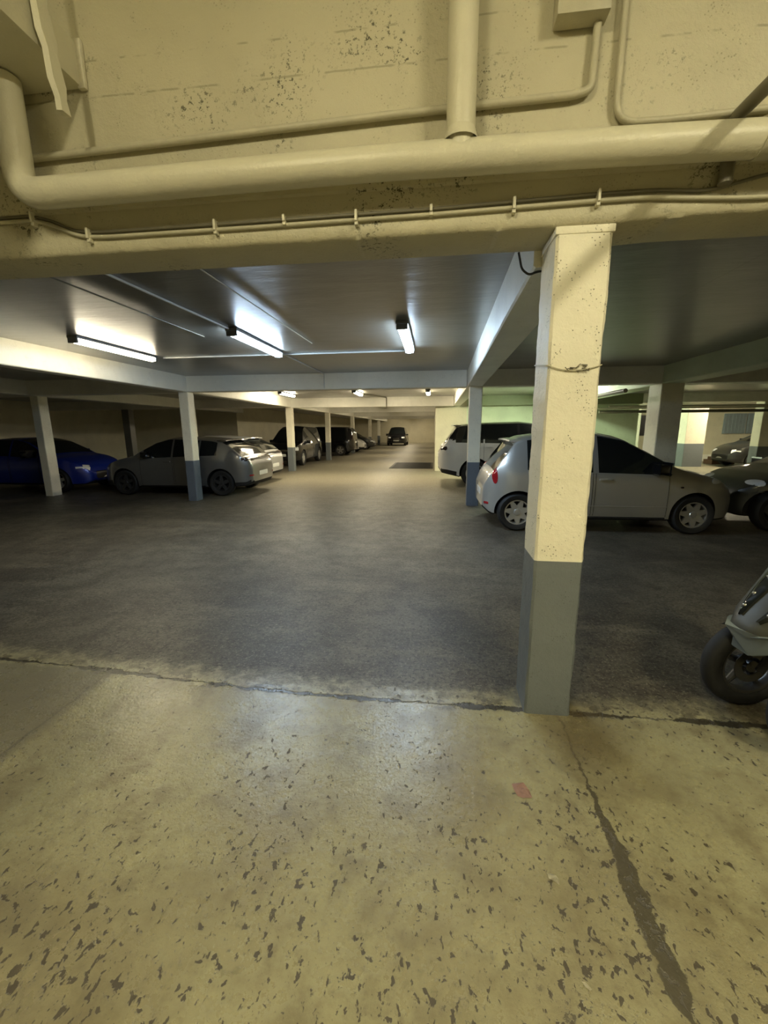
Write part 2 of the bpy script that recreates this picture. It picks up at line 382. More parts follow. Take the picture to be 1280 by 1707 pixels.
bm = bmesh.new()   # wire looped round the shaft
k = 0.006; zz = lambda a: 1.885+0.02*math.sin(a*2.3+1)
loop = [(-hx-k, hy*0.9, 1.93), (-hx-k, -hy-k, 1.895), (-hx*0.5, -hy-k, 1.872), (0, -hy-k-0.004, 1.868), (hx*.5, -hy-k, 1.874), (hx+k, -hy-k, 1.892), (hx+k, hy*0.9, 1.93)]
tube(bm, round_path(loop, 0.03, 4), 0.0028, 6); obj('wire_loop', bm, 'pipe2', t)
bm = bmesh.new()
for q in range(14):
    cx = random.uniform(-0.02, 0.07); cz = 1.878+random.uniform(-0.012, 0.012)
    tube(bm, [(cx, -hy-0.004, cz), (cx+random.uniform(-.02, .02), -hy-0.012, cz+random.uniform(-.012, .012)), (cx+random.uniform(-.03, .03), -hy-0.005, cz+random.uniform(-.014, .014))], 0.0022, 5)
obj('wire_knot', bm, 'darkpipe', t)

XLc = -5.376
ylist = [8.86, 15.68, 21.5, 28.2, 36.0, 42.0]
lab = ['white column with blue grey foot in front of the grey hatchback', 'second white column down the left side of the lane, with dark grey foot',
       'third white column down the left side of the lane', 'fourth column down the left side of the lane, tinted bluish', 'fifth column down the left side of the lane, beside the white car nose',
       'farthest column down the left side of the lane']
for i, y in enumerate(ylist):
    wd = 0.24 if i else 0.215
    column(XLc-wd, XLc, y, y+0.25, lab[i], bmat='base_blue' if i in (0,) else 'base', band=0.92)
column(0.70, 0.95, 8.78, 9.03, 'pale column with dark blue foot between the white estate and the silver hatchback', bmat='base_blue')
column(-9.65, -9.44, 9.25, 9.52, 'plain white column without a painted foot, leftmost in the dark bay', band=None)
column(-9.60, -9.38, 15.7, 15.95, 'slim plain column deep in the dark bay right of the grey hatchback', band=None)
column(-12.4, -12.1, 15.7, 16.0, 'dark column against the back of the dark bay, behind the grey hatchback', band=None, mat='ceiling')
column(4.33, 4.74, 8.86, 9.36, 'wide column behind the front end of the silver hatchback', band=0.9)
column(10.10, 10.85, 18.4, 19.0, 'thick cream column with grey foot near the far cream wall on the right', band=0.93)
column(10.95, 11.40, 15.7, 16.1, 'cream column with grey foot at the right edge, before the dark hatchback', band=0.93)
column(8.62, 9.25, 20.4, 20.8, 'pale column seen past the roof of the silver hatchback', band=None)

# ------------------------------------------------------------------ beams
def beam(pts_lo, pts_hi, y0, y1, z0, z1, label, mat='beam'):
    """longitudinal beam: pts_lo (x_left,x_right) at y0, pts_hi at y1"""
    bm = bmesh.new(); nseg = max(2, int((y1-y0)/0.25)); rings = []
    for i in range(nseg+1):
        s = i/nseg; y = y0+(y1-y0)*s; a = pts_lo[0]*(1-s)+pts_hi[0]*s; b = pts_lo[1]*(1-s)+pts_hi[1]*s
        e = noise.noise(Vector((y*4, a, 0)))*0.006
        rings.append([bm.verts.new(p) for p in ((a, y, z0+0.012+e), (a+0.012, y, z0+e*.3), (b-0.012, y, z0), (b, y, z0+0.012), (b, y, z1), (a, y, z1))])
    for A, B in zip(rings, rings[1:]):
        for k in range(6): bm.faces.new((A[k], A[(k+1) % 6], B[(k+1) % 6], B[k]))
    bm.faces.new(rings[0]); bm.faces.new(list(reversed(rings[-1])))
    return tag(obj('ceiling_beam', bm, mat, angle=25), label, 'beam')
def xbeam(x0, x1, y0, y1, z0, z1, label, mat='beam'):
    bm = bmesh.new(); nseg = max(2, int((x1-x0)/0.25)); rings = []
    for i in range(nseg+1):
        x = x0+(x1-x0)*i/nseg; e = noise.noise(Vector((x*4, y0, 3)))*0.006
        rings.append([bm.verts.new(p) for p in ((x, y0, z0+0.012+e), (x, y0+0.012, z0), (x, y1-0.012, z0), (x, y1, z0+0.012), (x, y1, z1), (x, y0, z1))])
    for A, B in zip(rings, rings[1:]):
        for k in range(6): bm.faces.new((A[k], A[(k+1) % 6], B[(k+1) % 6], B[k]))
    bm.faces.new(rings[0]); bm.faces.new(list(reversed(rings[-1])))
    return tag(obj('ceiling_beam', bm, mat, angle=25), label, 'beam')
beam((XLc-0.24, XLc), (XLc-0.24, XLc), YN1+.002, 48.9, HB, HC, 'long cream beam running away over the left row of columns')
beam((0.50, 0.80), (0.655, 0.955), YN1+.002, 9.03, HB, HC, 'bluish lit beam from the nearest column back to the next one')
beam((0.655, 0.955), (0.70, 0.955), 9.032, 16.09, HB, HC, 'short far beam ending at the cream wall behind the white estate')
beam((4.33, 4.74), (4.33, 4.74), YN1+.002, 16.09, HB, HC, 'dark beam at the right that reaches the wide column', 'beam_green')  # green cast of the lamp put into this beam's colour
beam((-9.68, -9.42), (-9.68, -9.42), YN1+.002, 20.28, HB, HC, 'unlit beam over the dark left bay')
for i, y in enumerate(ylist[:5]):
    xbeam(XLc+.002, 0.64 if i == 0 else (0.69 if i == 1 else 0.04), y, y+0.28, HB if i != 1 else 2.40, HC-0.001,
          ['first white cross beam over the lane, just past the three lamps', 'second cream cross beam over the lane', 'third cross beam over the lane',
           'fourth cross beam over the lane', 'fifth cross beam over the lane, before the far wall'][i])
xbeam(0.96, 4.328, 8.86, 9.12, HB, HC-0.001, 'dark cross beam between the slim column and the wide column')
xbeam(4.742, 18.9, 8.86, 9.3, HB, HC-0.001, 'dark cross beam right of the wide column')
xbeam(1.21, 7.18, 15.85, 16.09, 2.40, HC-0.001, 'cross beam above the pale green wall, unlit face coloured olive green', 'olive')
xbeam(7.2, 18.9, 15.7, 16.05, 2.42, HC-0.001, 'cream cross beam at the right before the far bay')
xbeam(-15.9, -9.69, 9.2, 9.5, HB, HC-0.001, 'unlit cross beam left of the plain white column')
xbeam(-9.41, XLc-0.242, 9.0, 9.3, HB, HC-0.001, 'unlit cross beam between the plain white column and the left row')
xbeam(-15.9, -9.69, 15.7, 16.0, HB, HC-0.001, 'unlit cross beam deep in the dark left bay')
xbeam(-9.41, XLc-0.242, 15.7, 16.0, HB, HC-0.001, 'unlit cross beam beside the second column of the left row')

# ------------------------------------------------------------------ lamps
def lamp(cx, y0, y1, z, label, color, strength, along='y', group=None):
    t = empty('ceiling_lamp', label, 'lamp', (cx, (y0+y1)/2, z), 0 if along == 'y' else PI/2, group)
    L = (y1-y0)/2
    bm = bmesh.new(); box(bm, -0.07, 0.07, -L, L, -0.035, 0.0, bev=0.008)
    obj('housing', bm, 'grey_housing', t)
    bm = bmesh.new()     # wraparound diffuser
    prof = [(-0.055, -0.036), (-0.058, -0.055), (-0.048, -0.078), (-0.025, -0.088), (0.025, -0.088), (0.048, -0.078), (0.058, -0.055), (0.055, -0.036)]
    A = [bm.verts.new((a, -L+0.03, b)) for a, b in prof]; B = [bm.verts.new((a, L-0.03, b)) for a, b in prof]
    for k in range(7): bm.faces.new((A[k], A[k+1], B[k+1], B[k]))
    bm.faces.new(A); bm.faces.new(list(reversed(B)))
    obj('diffuser', bm, emis('lit_diffuser', color, strength), t)
    for s in (-1, 1):
        bm = bmesh.new(); box(bm, -0.062, 0.062, min(s*L, s*(L-0.03)), max(s*L, s*(L-0.03)), -0.092, -0.0355, bev=0.006)
        obj('end_cap', bm, 'grey_housing', t)
    return t
A_ = E_AISLE
lamp(-4.42, 4.92, 6.44, HC, 'leftmost of the three near ceiling lamps, warm white tube', (1.0, 0.88, 0.62), A_*1.15)
lamp(-2.33, 4.84, 6.36, HC, 'middle one of the three near ceiling lamps, cold white tube', COOL, A_*1.85)
lamp(-0.365, 4.80, 6.32, HC, 'rightmost of the three near ceiling lamps, cold white tube', COOL, A_*1.85)
lamp(-4.70, 12.7, 14.0, HC, 'left lamp of the second row, beyond the first cross beam', WHITE_WARM, A_*3.2)
lamp(-2.40, 12.7, 14.0, HC, 'middle lamp of the second row, beyond the first cross beam', WHITE_WARM, A_*3.2)
lamp(-0.20, 12.9, 14.1, HC, 'right lamp of the second row, beyond the first cross beam', WHITE_WARM, A_*3.2)
for yy, nm in ((18.3, 'third'), (24.5, 'fourth'), (31.5, 'fifth'), (39.0, 'sixth'), (45.5, 'seventh')):
    lamp(-2.5, yy, yy+1.4, HC, 'lamp of the %s bay down the lane, hidden past the beams' % nm, WHITE_WARM, A_*3)
lamp(3.6, 12.7, 14.0, HC, 'greenish lamp above the nose of the white estate', GREEN, E_SIDE*1.1)
lamp(3.15, 10.4, 11.8, HC, 'added white lamp, unseen, lighting the side of the white estate', (1.0, 0.95, 0.82), A_*0.8)  # added lamp, brightens the near side of the white estate
lamp(7.0, 18.5, 20.0, HC, 'greenish lamp beyond the pale green wall', GREEN, E_SIDE)
lamp(11.6, 16.4, 17.9, HC, 'warm lamp glowing at the right edge before the far cream wall', WHITE_WARM, E_SIDE*0.75)
# lamps of the high ceiling on this side of the near wall
lamp(-1.2, -2.1, -0.6, 4.04, 'warm lamp of the high ceiling behind the viewer, left', WARM, E_RAMP)
lamp(2.4, -1.7, -0.2, 4.04, 'warm lamp of the high ceiling behind the viewer, right', WARM, E_RAMP)

# ------------------------------------------------------------------ pipes and conduits
YP = 2.045
def pipe(name, pts, r, mat, label, cat='pipe', rad=0.1, seg=20, clips=(), n=7):
    bm = bmesh.new(); tube(bm, round_path(pts, rad, n), r, seg)
    return tag(obj(name, bm, mat, angle=60), label, cat)
main = empty('water_pipe', 'fat cream pipe across the wall above the beam, with its upright branches', 'pipe', (0, YP, 2.8))
def L_(p): return (p[0], p[1]-YP, p[2]-2.8)
bm = bmesh.new(); tube(bm, [L_(p) for p in round_path([(-1.99, YP, 3.19), (-1.99, YP, 2.714), (-0.25, YP, 2.727), (0.65, YP, 2.718), (1.30, YP, 2.704), (2.6, YP, 2.68), (6.0, YP, 2.62)], 0.11, 9)], 0.064, 24); obj('main_run', bm, 'pipe', main, angle=60)
bm = bmesh.new(); tube(bm, [L_((0.09, YP, 2.74)), L_((0.09, YP, 4.04))], 0.060, 24, cap=False)
tube(bm, [L_((0.09, YP, 2.775)), L_((0.09, YP, 2.795)), L_((0.09, YP, 2.82))], [0.075, 0.068, 0.061], 24, cap=False); obj('branch', bm, 'pipe', main, angle=60)
bm = bmesh.new(); tube(bm, [L_((1.24, YP, 2.7055)), L_((1.40, YP, 2.702))], 0.069, 24); obj('coupling', bm, 'pipe2', main)
pipe('conduit', [(-2.3, 2.14, 2.915), (-1.2, 2.14, 2.938), (-0.2, 2.14, 2.962), (0.56, 2.14, 2.972), (0.628, 2.14, 2.985), (0.635, 2.14, 3.214)], 0.016, 'pipe2', 'thin pipe above the fat one, turning up right of the upright branch', rad=0.03)
pipe('conduit', [(0.737, 2.14, 4.04), (0.735, 2.14, 2.855), (0.98, 2.14, 2.852), (1.3, 2.14, 2.862), (5, 2.14, 2.84)], 0.014, 'pipe2', 'thin pipe coming down and bending right along the top of the fat one', rad=0.09)
pipe('drain_pipe', [(1.195, 2.138, 2.60), (1.20, 2.138, 2.835), (1.21, 1.95, 2.84), (1.25, -3.0, 2.9)], 0.026, 'darkpipe', 'dull brown pipe crossing behind the fat one at the right', rad=0.035)
# cables on the beam
c1 = [(-6, 2.17, 2.684), (-2.07, 2.17, 2.684), (-1.96, 2.17, 2.655), (-1.84, 2.17, 2.600), (-1.70, 2.17, 2.590), (-0.9, 2.17, 2.590), (0.0, 2.17, 2.594), (0.69, 2.17, 2.610), (0.95, 2.17, 2.610), (1.15, 2.17, 2.592), (1.36, 2.16, 2.635), (1.6, 2.16, 2.66), (4, 2.16, 2.66)]
c2 = [(-6, 2.168, 2.664), (-2.07, 2.168, 2.664), (-1.96, 2.168, 2.635), (-1.82, 2.168, 2.576), (-1.68, 2.168, 2.566), (-0.9, 2.168, 2.566), (0.0, 2.168, 2.571), (0.69, 2.168, 2.582), (0.9, 2.168, 2.582), (1.1, 2.168, 2.568), (1.3, 2.166, 2.555), (4, 2.166, 2.545)]
pipe('cable', c1, 0.0075, 'darkpipe', 'upper cable clipped along the near beam', 'cable', rad=0.06, seg=10)
pipe('cable', c2, 0.0095, 'pipe2', 'lower thicker cable clipped along the near beam', 'cable', rad=0.06, seg=10)
cliplab = ['cable clip left of the pipe elbow', 'cable clip at the left foot of the cable drop', 'cable clip over the leftmost part of the beam', 'small clip on the upper cable left of centre',
           'cable clip near the middle of the beam', 'small clip on the upper cable right of centre', 'cable clip below the upright branch', 'cable clip above the nearest column']
for (cx, both), lb in zip([(-2.06, 1), (-1.76, 1), (-1.08, 1), (-0.73, 0), (-0.38, 1), (-0.03, 0), (0.34, 1), (0.70, 1)], cliplab):
    bm = bmesh.new(); zt = 2.684 if cx < -2 else 2.592+max(0, cx)*0.022; zb = zt-0.024 if both else zt-0.004
    box(bm, cx-0.006, cx+0.006, 2.142, 2.1795, zb-0.012, zt+0.012, bev=0.002)
    box(bm, cx-0.008, cx+0.008, 2.150, 2.1795, zb-0.026, zb-0.010, bev=0.002)
    tag(obj('cable_clip', bm, 'pipe', smooth=False), lb, 'clip', 'clips holding the cables')
# cable loop beside the column
pipe('cable', [(0.42, 2.44, 2.49), (0.45, 2.50, 2.43), (0.49, 2.50, 2.40), (0.53, 2.50, 2.415), (0.6, 2.50, 2.42)], 0.006, 'black_plastic', 'short black cable loop at the top back of the nearest column', 'cable', rad=0.03, seg=8)
# box beam top left
bm = bmesh.new(); box(bm, -2.06, -1.69, -3.0, YN0-0.017, 3.20, 3.38, bev=0.012)
t = tag(obj('wall_duct', bm, 'pipe'), 'square cream duct running from the wall over the viewer, top left', 'duct')
bm = bmesh.new(); box(bm, -1.705, -1.665, YN0-0.04, YN0-0.017, 3.19, 3.39, bev=0.008); obj('caulk', bm, 'paper_white', t)['label'] = 'white sealant bead at the wall'
bm = bmesh.new(); box(bm, -2.7, -2.12, -3.0, YN0-0.03, 3.27, 4.04); tag(obj('ceiling_beam', bm, 'wall', smooth=False), 'recessed concrete beam beside the square duct, top left', 'beam')
bm = bmesh.new()
prev = None
for i in range(13):
    s = i/12; p = Vector((-1.672+0.02*s, 1.90+0.075*s, 3.62-0.64*s)); wdt = 0.045*(1-0.45*s)+0.008*math.sin(i*2.1)
    ring = [bm.verts.new(p+Vector((a, b, 0))) for a, b in ((-0.014, -wdt), (0.010, -wdt*.8), (0.012, wdt), (-0.012, wdt*.8))]
    if prev:
        for k in range(4): bm.faces.new((prev[k], prev[(k+1) % 4], ring[(k+1) % 4], ring[k]))
    else: bm.faces.new(ring)
    prev = ring
bm.faces.new(list(reversed(prev)))
tag(obj('broken_lath', bm, 'pipe'), 'splintered painted lath hanging against the square duct', 'lath')
bm = bmesh.new(); box(bm, 0.46, 0.665, 2.08, 2.160, 3.215, 3.5, bev=0.008); tag(obj('junction_box', bm, 'pipe2'), 'cream box at the top edge where the thin pipe ends', 'box')
# ceiling conduits
CZ = HC-0.012
pipe('conduit', [(-2.45, YN1, CZ), (-2.36, 4.84, CZ)], 0.011, 'white_conduit', 'ceiling conduit running to the middle near lamp', rad=0.01, seg=8)
pipe('conduit', [(-4.34, 6.58, CZ), (-2.4, 6.56, CZ), (-0.38, 6.54, CZ)], 0.012, 'white_conduit', 'white ceiling conduit joining the three near lamps', rad=0.01, seg=8)
pipe('conduit', [(-1.70, YN1, CZ), (-1.66, 5.8, CZ)], 0.006, 'pipe2', 'thin ceiling conduit between the cold lamps', rad=0.01, seg=8)
pipe('conduit', [(-2.9, 2.46, CZ), (-2.86, 5.2, CZ)], 0.007, 'darkpipe', 'dark thin ceiling conduit right of the warm lamp', rad=0.01, seg=8)
pipe('conduit', [(-2.33, 6.4, CZ), (-2.3, 8.86, CZ), (-2.3, 8.85, HB+0.02)], 0.012, 'white_conduit', 'conduit from the middle near lamp down the first cross beam', rad=0.02, seg=8)
pipe('conduit', [(-2.35, 14.0, CZ-.012), (-1.9, 15.2, CZ-.012), (-1.75, 15.66, CZ-.012), (-1.75, 15.66, 2.35)], 0.02, 'darkpipe', 'dark hanging conduit on the second cross beam', rad=0.05, seg=8)
for i, (a, b, z, r, m, l) in enumerate([(5.6, 18.5, 2.25, 0.035, 'pipe', 'upper pale pipe across the far right bay'), (5.2, 18.5, 2.08, 0.045, 'darkpipe', 'lower dark pipe across the far right bay'),
                              (5.0, 18.5, 2.17, 0.02, 'pipe2', 'thin pipe between the two across the far right bay')]):
    pipe('water_pipe', [(a, 14.6-i*0.3, z), (b, 14.6-i*.3, z)], r, m, l, seg=10)
pipe('water_pipe', [(3.9, 9.4, 2.34), (3.9, 16.0, 2.34)], 0.045, 'darkpipe', 'dark pipe under the ceiling behind the wide column', seg=10)

# far right bay furnishings
t = empty('wall_shutter', 'pair of grey blue panels high on the far cream wall', 'shutter', (14.3, 21.58, 1.28))
for k in (0, 1):
    bm = bmesh.new(); box(bm, -0.9+k*1.0, 0.05+k*1.0, -0.06, 0, 0, 0.92, bev=0.01)
    for q in range(6): box(bm, -0.85+k*1.0+q*0.15, -0.82+k*1.0+q*0.15, -0.075, -0.055, 0.03, 0.89)
    obj('panel', bm, 'panel', t, smooth=False)
t = empty('metal_door', 'grey double door seen between the pale column and the big yellow one', 'door', (8.1, 21.58, 0))
for k in (0, 1):
    bm = bmesh.new(); box(bm, -0.9+k*0.92, 0.0+k*0.92, -0.06, 0, 0, 2.1, bev=0.01); d = obj('leaf', bm, 'panel', t, smooth=False)
    bm = bmesh.new(); tube(bm, [(-0.1+k*0.22, -0.07, 1.0), (-0.1+k*0.22, -0.11, 1.0), (-0.1+k*0.22, -0.11, 1.12)], 0.012, 8); obj('handle', bm, 'chrome', d)
bm = bmesh.new(); box(bm, 9.55, 9.98, 21.53, 21.59, 1.2, 2.15, bev=0.01); tag(obj('notice_board', bm, 'black_plastic', smooth=False), 'tall dark board on the far wall left of the wide column', 'board')
bm = bmesh.new()
for q in range(1): box(bm, 11.9, 12.8, 19.5, 20.1, 0, 0.2, bev=0.01); box(bm, 12.0, 12.7, 19.55, 20.0, 0.201, 0.32, bev=0.01)
tag(obj('cardboard_box', bm, 'brown', smooth=False), 'low brown box on the floor before the far cream wall', 'box')
structbox('baseboard_far', 'beam', 11.0, 18.9, 21.5, 21.599, 0, 0.3)

# floor cover and litter
t = empty('floor_grate', 'dark rectangular drain cover set in the lane', 'drain cover', (-0.92, 18.5, 0))
bm = bmesh.new(); box(bm, -0.9, 0.9, -1.5, 1.5, 0.0005, 0.012, bev=0.003); obj('frame', bm, 'grate', t)
for k in range(12):
    bm = bmesh.new(); box(bm, -0.8, 0.8, -1.38+k*0.24, -1.26+k*0.24, 0.0122, 0.024, bev=0.003); obj('bar', bm, 'grate', t)
def litter(name, cx, cy, pts, mat, label, crumple):
    bm = bmesh.new(); n_ = len(pts)
    c = bm.verts.new((0, 0, 0.008)); rings = []
    for f in (0.5, 1.0):
        rings.append([bm.verts.new((x*f, y*f, 0.004+abs(noise.noise(Vector((x*60, y*60, f))))*crumple)) for x, y in pts])
    for k in range(n_):
        bm.faces.new((c, rings[0][k], rings[0][(k+1) % n_])); bm.faces.new((rings[0][k], rings[1][k], rings[1][(k+1) % n_], rings[0][(k+1) % n_]))
    bmesh.ops.solidify(bm, geom=bm.faces[:], thickness=0.0012)
    zmin = min(v.co.z for v in bm.verts)
    for v in bm.verts: v.co.z -= zmin-0.0008
    o = obj(name, bm, mat, smooth=False); o.location = (cx, cy, 0); return tag(o, label, 'litter')
litter('paper_scrap', 0.415, 1.645, [(-0.035, 0.036), (0.018, 0.04), (0.036, 0.01), (0.042, -0.032), (0.0, -0.036), (-0.02, -0.028), (-0.03, 0.0)], 'paper_pink', 'crumpled pink paper scrap on the floor below the big column', 0.02)
litter('paper_scrap', 0.455, 1.275, [(-0.018, 0.014), (-0.004, 0.017), (0.012, 0.008), (0.021, -0.006), (0.016, -0.018), (0.0, -0.008), (-0.016, -0.002)], 'paper_white', 'small white paper scrap nearer the viewer than the pink one', 0.02)
litter('paper_scrap', 0.47, 0.98, [(-0.012, 0.008), (0.0, 0.009), (0.013, -0.006), (0.006, -0.01), (-0.006, -0.004)], 'paper_white', 'tiny pale scrap at the bottom edge beside the dark joint', 0.01)

# ------------------------------------------------------------------ cars
def interp(tab, x):
    if x <= tab[0][0]: return tab[0][1]
    for (a, b), (c, d) in zip(tab, tab[1:]):
        if x <= c:
            s = (x-a)/(c-a) if c > a else 0
            return b+(d-b)*s
    return tab[-1][1]
def smooth_interp(tab, x, h=0.035):
    return (interp(tab, x-h)+2*interp(tab, x)+interp(tab, x+h))/4
def make_car(S, label, loc, rz, group=None):
    """local frame: x 0 at rear .. L at nose; centred in x after build"""
    L, W = S['L'], S['W']/2
    t = empty(S.get('name', 'car'), label, 'car', loc, rz, group)
    res = S.get('res', 0.045)
    xs = [0, 0.008, 0.02, 0.04, 0.07]; x = 0.1
    while x < L-0.11: xs.append(x); x += res
    xs += [L-0.07, L-0.04, L-0.02, L-0.008, L]
    for b in S.get('breaks', []): xs = [q for q in xs if abs(q-b) > 0.012 or q in (0, L)] + [b]
    xs = sorted(xs)
    def plan(x):
        rr, rf = S.get('rear_r', 0.45), S.get('front_r', 0.7)
        f = 1.0
        if x < rr: s = (rr-x)/rr; f = 1-S.get('rear_t', 0.26)*s**2.4 - 0.06*s**14
        if x > L-rf: s = (x-(L-rf))/rf; f = 1-S.get('front_t', 0.34)*s**2.4 - 0.08*s**14
        return W*f
    def ztop(x): return smooth_interp(S['top'], x)
    def zbelt(x): return smooth_interp(S['belt'], x)
    def zbot(x): return interp(S.get('bot', [(0, 0.34), (0.12, 0.24), (0.6, 0.2), (L-0.6, 0.2), (L-0.15, 0.2), (L, 0.28)]), x)
    def ring(x):
        w_, zt, zb = plan(x), ztop(x), zbot(x)
        drop = S.get('crown', 0.05); zre = zt-drop*(0.5+0.5*min(1, max(0, (zt-0.9)/0.4)))
        ze = min(zbelt(x), zre-0.004)
        gh = max(0, zre-ze)
        wb = w_*0.965; wr = wb-S.get('tumble', 0.36)*gh
        P = [(0, zb), (w_*0.55, zb), (w_*0.90, zb), (w_*0.955, zb+0.03)]
        side = [(0.12, 0.985), (0.25, 0.992), (0.38, 0.998), (0.50, 1.0), (0.62, 1.002), (0.74, 1.0), (0.85, 0.992), (0.94, 0.98)]
        z0 = zb+0.03
        for s, f in side: P.append((w_*f, z0+(ze-z0)*s))
        P.append((wb, ze))                                   # idx 12
        for k in range(1, 6):                                # glass band 13..17
            s = k/5; bow = 0.012*math.sin(PI*s)*min(1, gh/0.3)
            P.append((wb+(wr-wb)*s+bow, ze+(zre-ze)*s))
        for k in range(1, 9):                                # roof 18..25
            s = k/8; a = s*PI/2; f = math.cos(a) if False else (1-s)
            # rounded shoulder then flat crown
            P.append((wr*f if k > 1 else wr*0.93, zre+(zt-zre)*(1-f**2.6) if k > 1 else zre+(zt-zre)*0.30))
        P[-1] = (0, zt)
        return P
    bm = bmesh.new(); rows = []
    for x in xs:
        P = ring(x); full = [(y, z) for y, z in P] + [(-y, z) for y, z in reversed(P[1:-1])]
        rows.append([bm.verts.new((x, y, z)) for y, z in full])
    n_ = len(rows[0]); half = len(ring(1.0))-1
    win = S.get('windows', []); parts = ['body', 'windscreen', 'rear_window'] + ['side_window']*len(win) + ['door']*len(S.get('doors', [])) + ['bumper', 'under']
    iB, iU = len(parts)-2, len(parts)-1
    for i in range(len(rows)-1):
        A, B = rows[i], rows[i+1]; xc = (xs[i]+xs[i+1])/2
        zt = ztop(xc); gh = max(0, zt-0.05-zbelt(xc))
        for k in range(n_):
            k2 = (k+1) % n_; f = bm.faces.new((A[k], A[k2], B[k2], B[k]))
            kk = k if k < half else n_-1-k; m = 0; side = 0 if k < half else 1
            if kk < 2: m = iU
            elif 12 <= kk < 17:
                for q, (a, b) in enumerate(win):
                    if a < xc < b and gh > 0.05: m = 3+q
            elif kk >= 18 and S['ws'][0] < xc < S['ws'][1]: m = 1
            elif kk >= 18 and S['rw'][0] < xc < S['rw'][1]: m = 2
            elif 3 <= kk < 12:
                zc = sum(v.co.z for v in f.verts)/4
                for q, (a, b) in enumerate(S.get('doors', [])):
                    if a < xc < b: m = 3+len(win)+q
                if zc < S.get('bump_z', 0.0) and (xc < 0.5 or xc > L-0.38): m = iB
            if kk == 2: m = iU if not S.get('sill') else iU
            f.material_index = m*2+side if parts[m] in ('side_window', 'door') else (m*2+(1 if xc > L/2 else 0) if m == iB else m*2)
    bm.faces.new(list(reversed(rows[0]))).material_index = 0; bm.faces.new(rows[-1]).material_index = 0
    bmesh.ops.recalc_face_normals(bm, faces=bm.faces)
    # wheel wells
    Rw = S['wheel_r']; cx = bmesh.new()
    for wx in S['axles']:
        for s in (-1, 1):
            ra = Rw+0.045
            r0 = [cx.verts.new((wx+ra*math.cos(2*PI*k/36), s*(W-0.26), Rw+ra*math.sin(2*PI*k/36))) for k in range(36)]
            r1 = [cx.verts.new((wx+ra*math.cos(2*PI*k/36), s*(W+0.12), Rw+ra*math.sin(2*PI*k/36))) for k in range(36)]
            for k in range(36): cx.faces.new((r0[k], r0[(k+1) % 36], r1[(k+1) % 36], r1[k]))
            cx.faces.new(r0); cx.faces.new(r1)
    bmesh.ops.recalc_face_normals(cx, faces=cx.faces)
    for f in cx.faces: f.material_index = iU*2
    mb = bpy.data.meshes.new('tmp'); bm.to_mesh(mb); bm.free(); mc = bpy.data.meshes.new('tmp2'); cx.to_mesh(mc); cx.free()
    for q in range(len(parts)*2):
        mb.materials.append(None); mc.materials.append(None)
    ob = bpy.data.objects.new('tmp', mb); oc = bpy.data.objects.new('tmp2', mc); COL.objects.link(ob); COL.objects.link(oc)
    md = ob.modifiers.new('b', 'BOOLEAN'); md.operation = 'DIFFERENCE'; md.object = oc; md.solver = 'EXACT'
    dg = bpy.context.evaluated_depsgraph_get(); ev = ob.evaluated_get(dg); me = bpy.data.meshes.new_from_object(ev)
    bpy.data.objects.remove(ob); bpy.data.objects.remove(oc)
    bmf = bmesh.new(); bmf.from_mesh(me); bvh = BVHTree.FromBMesh(bmf)
    paint, trim = S['paint'], S.get('roof', S['paint'])
    made = {}
    for pi, pn in enumerate(parts):
        for side in (0, 1):
            idx = pi*2+side
            keep = {f.index for f in bmf.faces if f.material_index == idx}
            if not keep: continue
            b2 = bmf.copy(); b2.faces.ensure_lookup_table()
            bmesh.ops.delete(b2, geom=[f for f in b2.faces if f.index not in keep], context='FACES')
            if len(b2.faces) == 0: b2.free(); continue
            for v in b2.verts: v.co.x -= L/2
            mat = {'body': paint, 'windscreen': 'glass', 'rear_window': 'glass', 'side_window': 'glass', 'door': paint, 'bumper': S.get('bumper', 'black_plastic'), 'under': 'under'}[pn]
            name = {'under': 'underbody'}.get(pn, pn)
            # keep winding as evaluated
            m2 = bpy.data.meshes.new(name); b2.to_mesh(m2); b2.free()
            for f in m2.polygons: f.use_smooth = True; f.material_index = 0
            m2.set_sharp_from_angle(angle=math.radians(38)); m2.materials.clear(); m2.materials.append(M[mat])
            o = bpy.data.objects.new(name, m2); COL.objects.link(o); o.parent = t; made[(pn, pi, side)] = o
    if S.get('black_roof'):
        body = [o for (a, b, c), o in made.items() if a == 'body'][0]
        body.data.materials.append(M['blackp'])
        for f in body.data.polygons:
            if f.center.z > S['black_roof']: f.material_index = 1
    bodyo = [o for (a, b, c), o in made.items() if a == 'body'][0]
    doors = {c: o for (a, b, c), o in made.items() if a == 'door'}
    H2 = Vector((-L/2, 0, 0))
    def hit(p, d):
        r = bvh.ray_cast(Vector(p)-Vector(d)*1.5, Vector(d), 4.0)
        return r[0], r[1]
    def decal(name, center, direction, poly, mat, parent=None, off=0.006, rings=4, label=None):
        """poly in (right, up) metres in the plane facing -direction"""
        d = Vector(direction).normalized(); up = Vector((0, 0, 1)); r = d.cross(up).normalized(); u = r.cross(d)
        bm = bmesh.new(); N = len(poly); cx_ = sum(p[0] for p in poly)/N; cy_2 = sum(p[1] for p in poly)/N
        def P(a, b, o_=off):
            q = Vector(center)+r*a+u*b; h, nn = hit(q, d)
            if h is None: return None
            return h - d*o_
        c0 = P(cx_, cy_2, off*1.6); last = c0
        if c0 is None: return None
        cv = bm.verts.new(c0+H2); prev = None
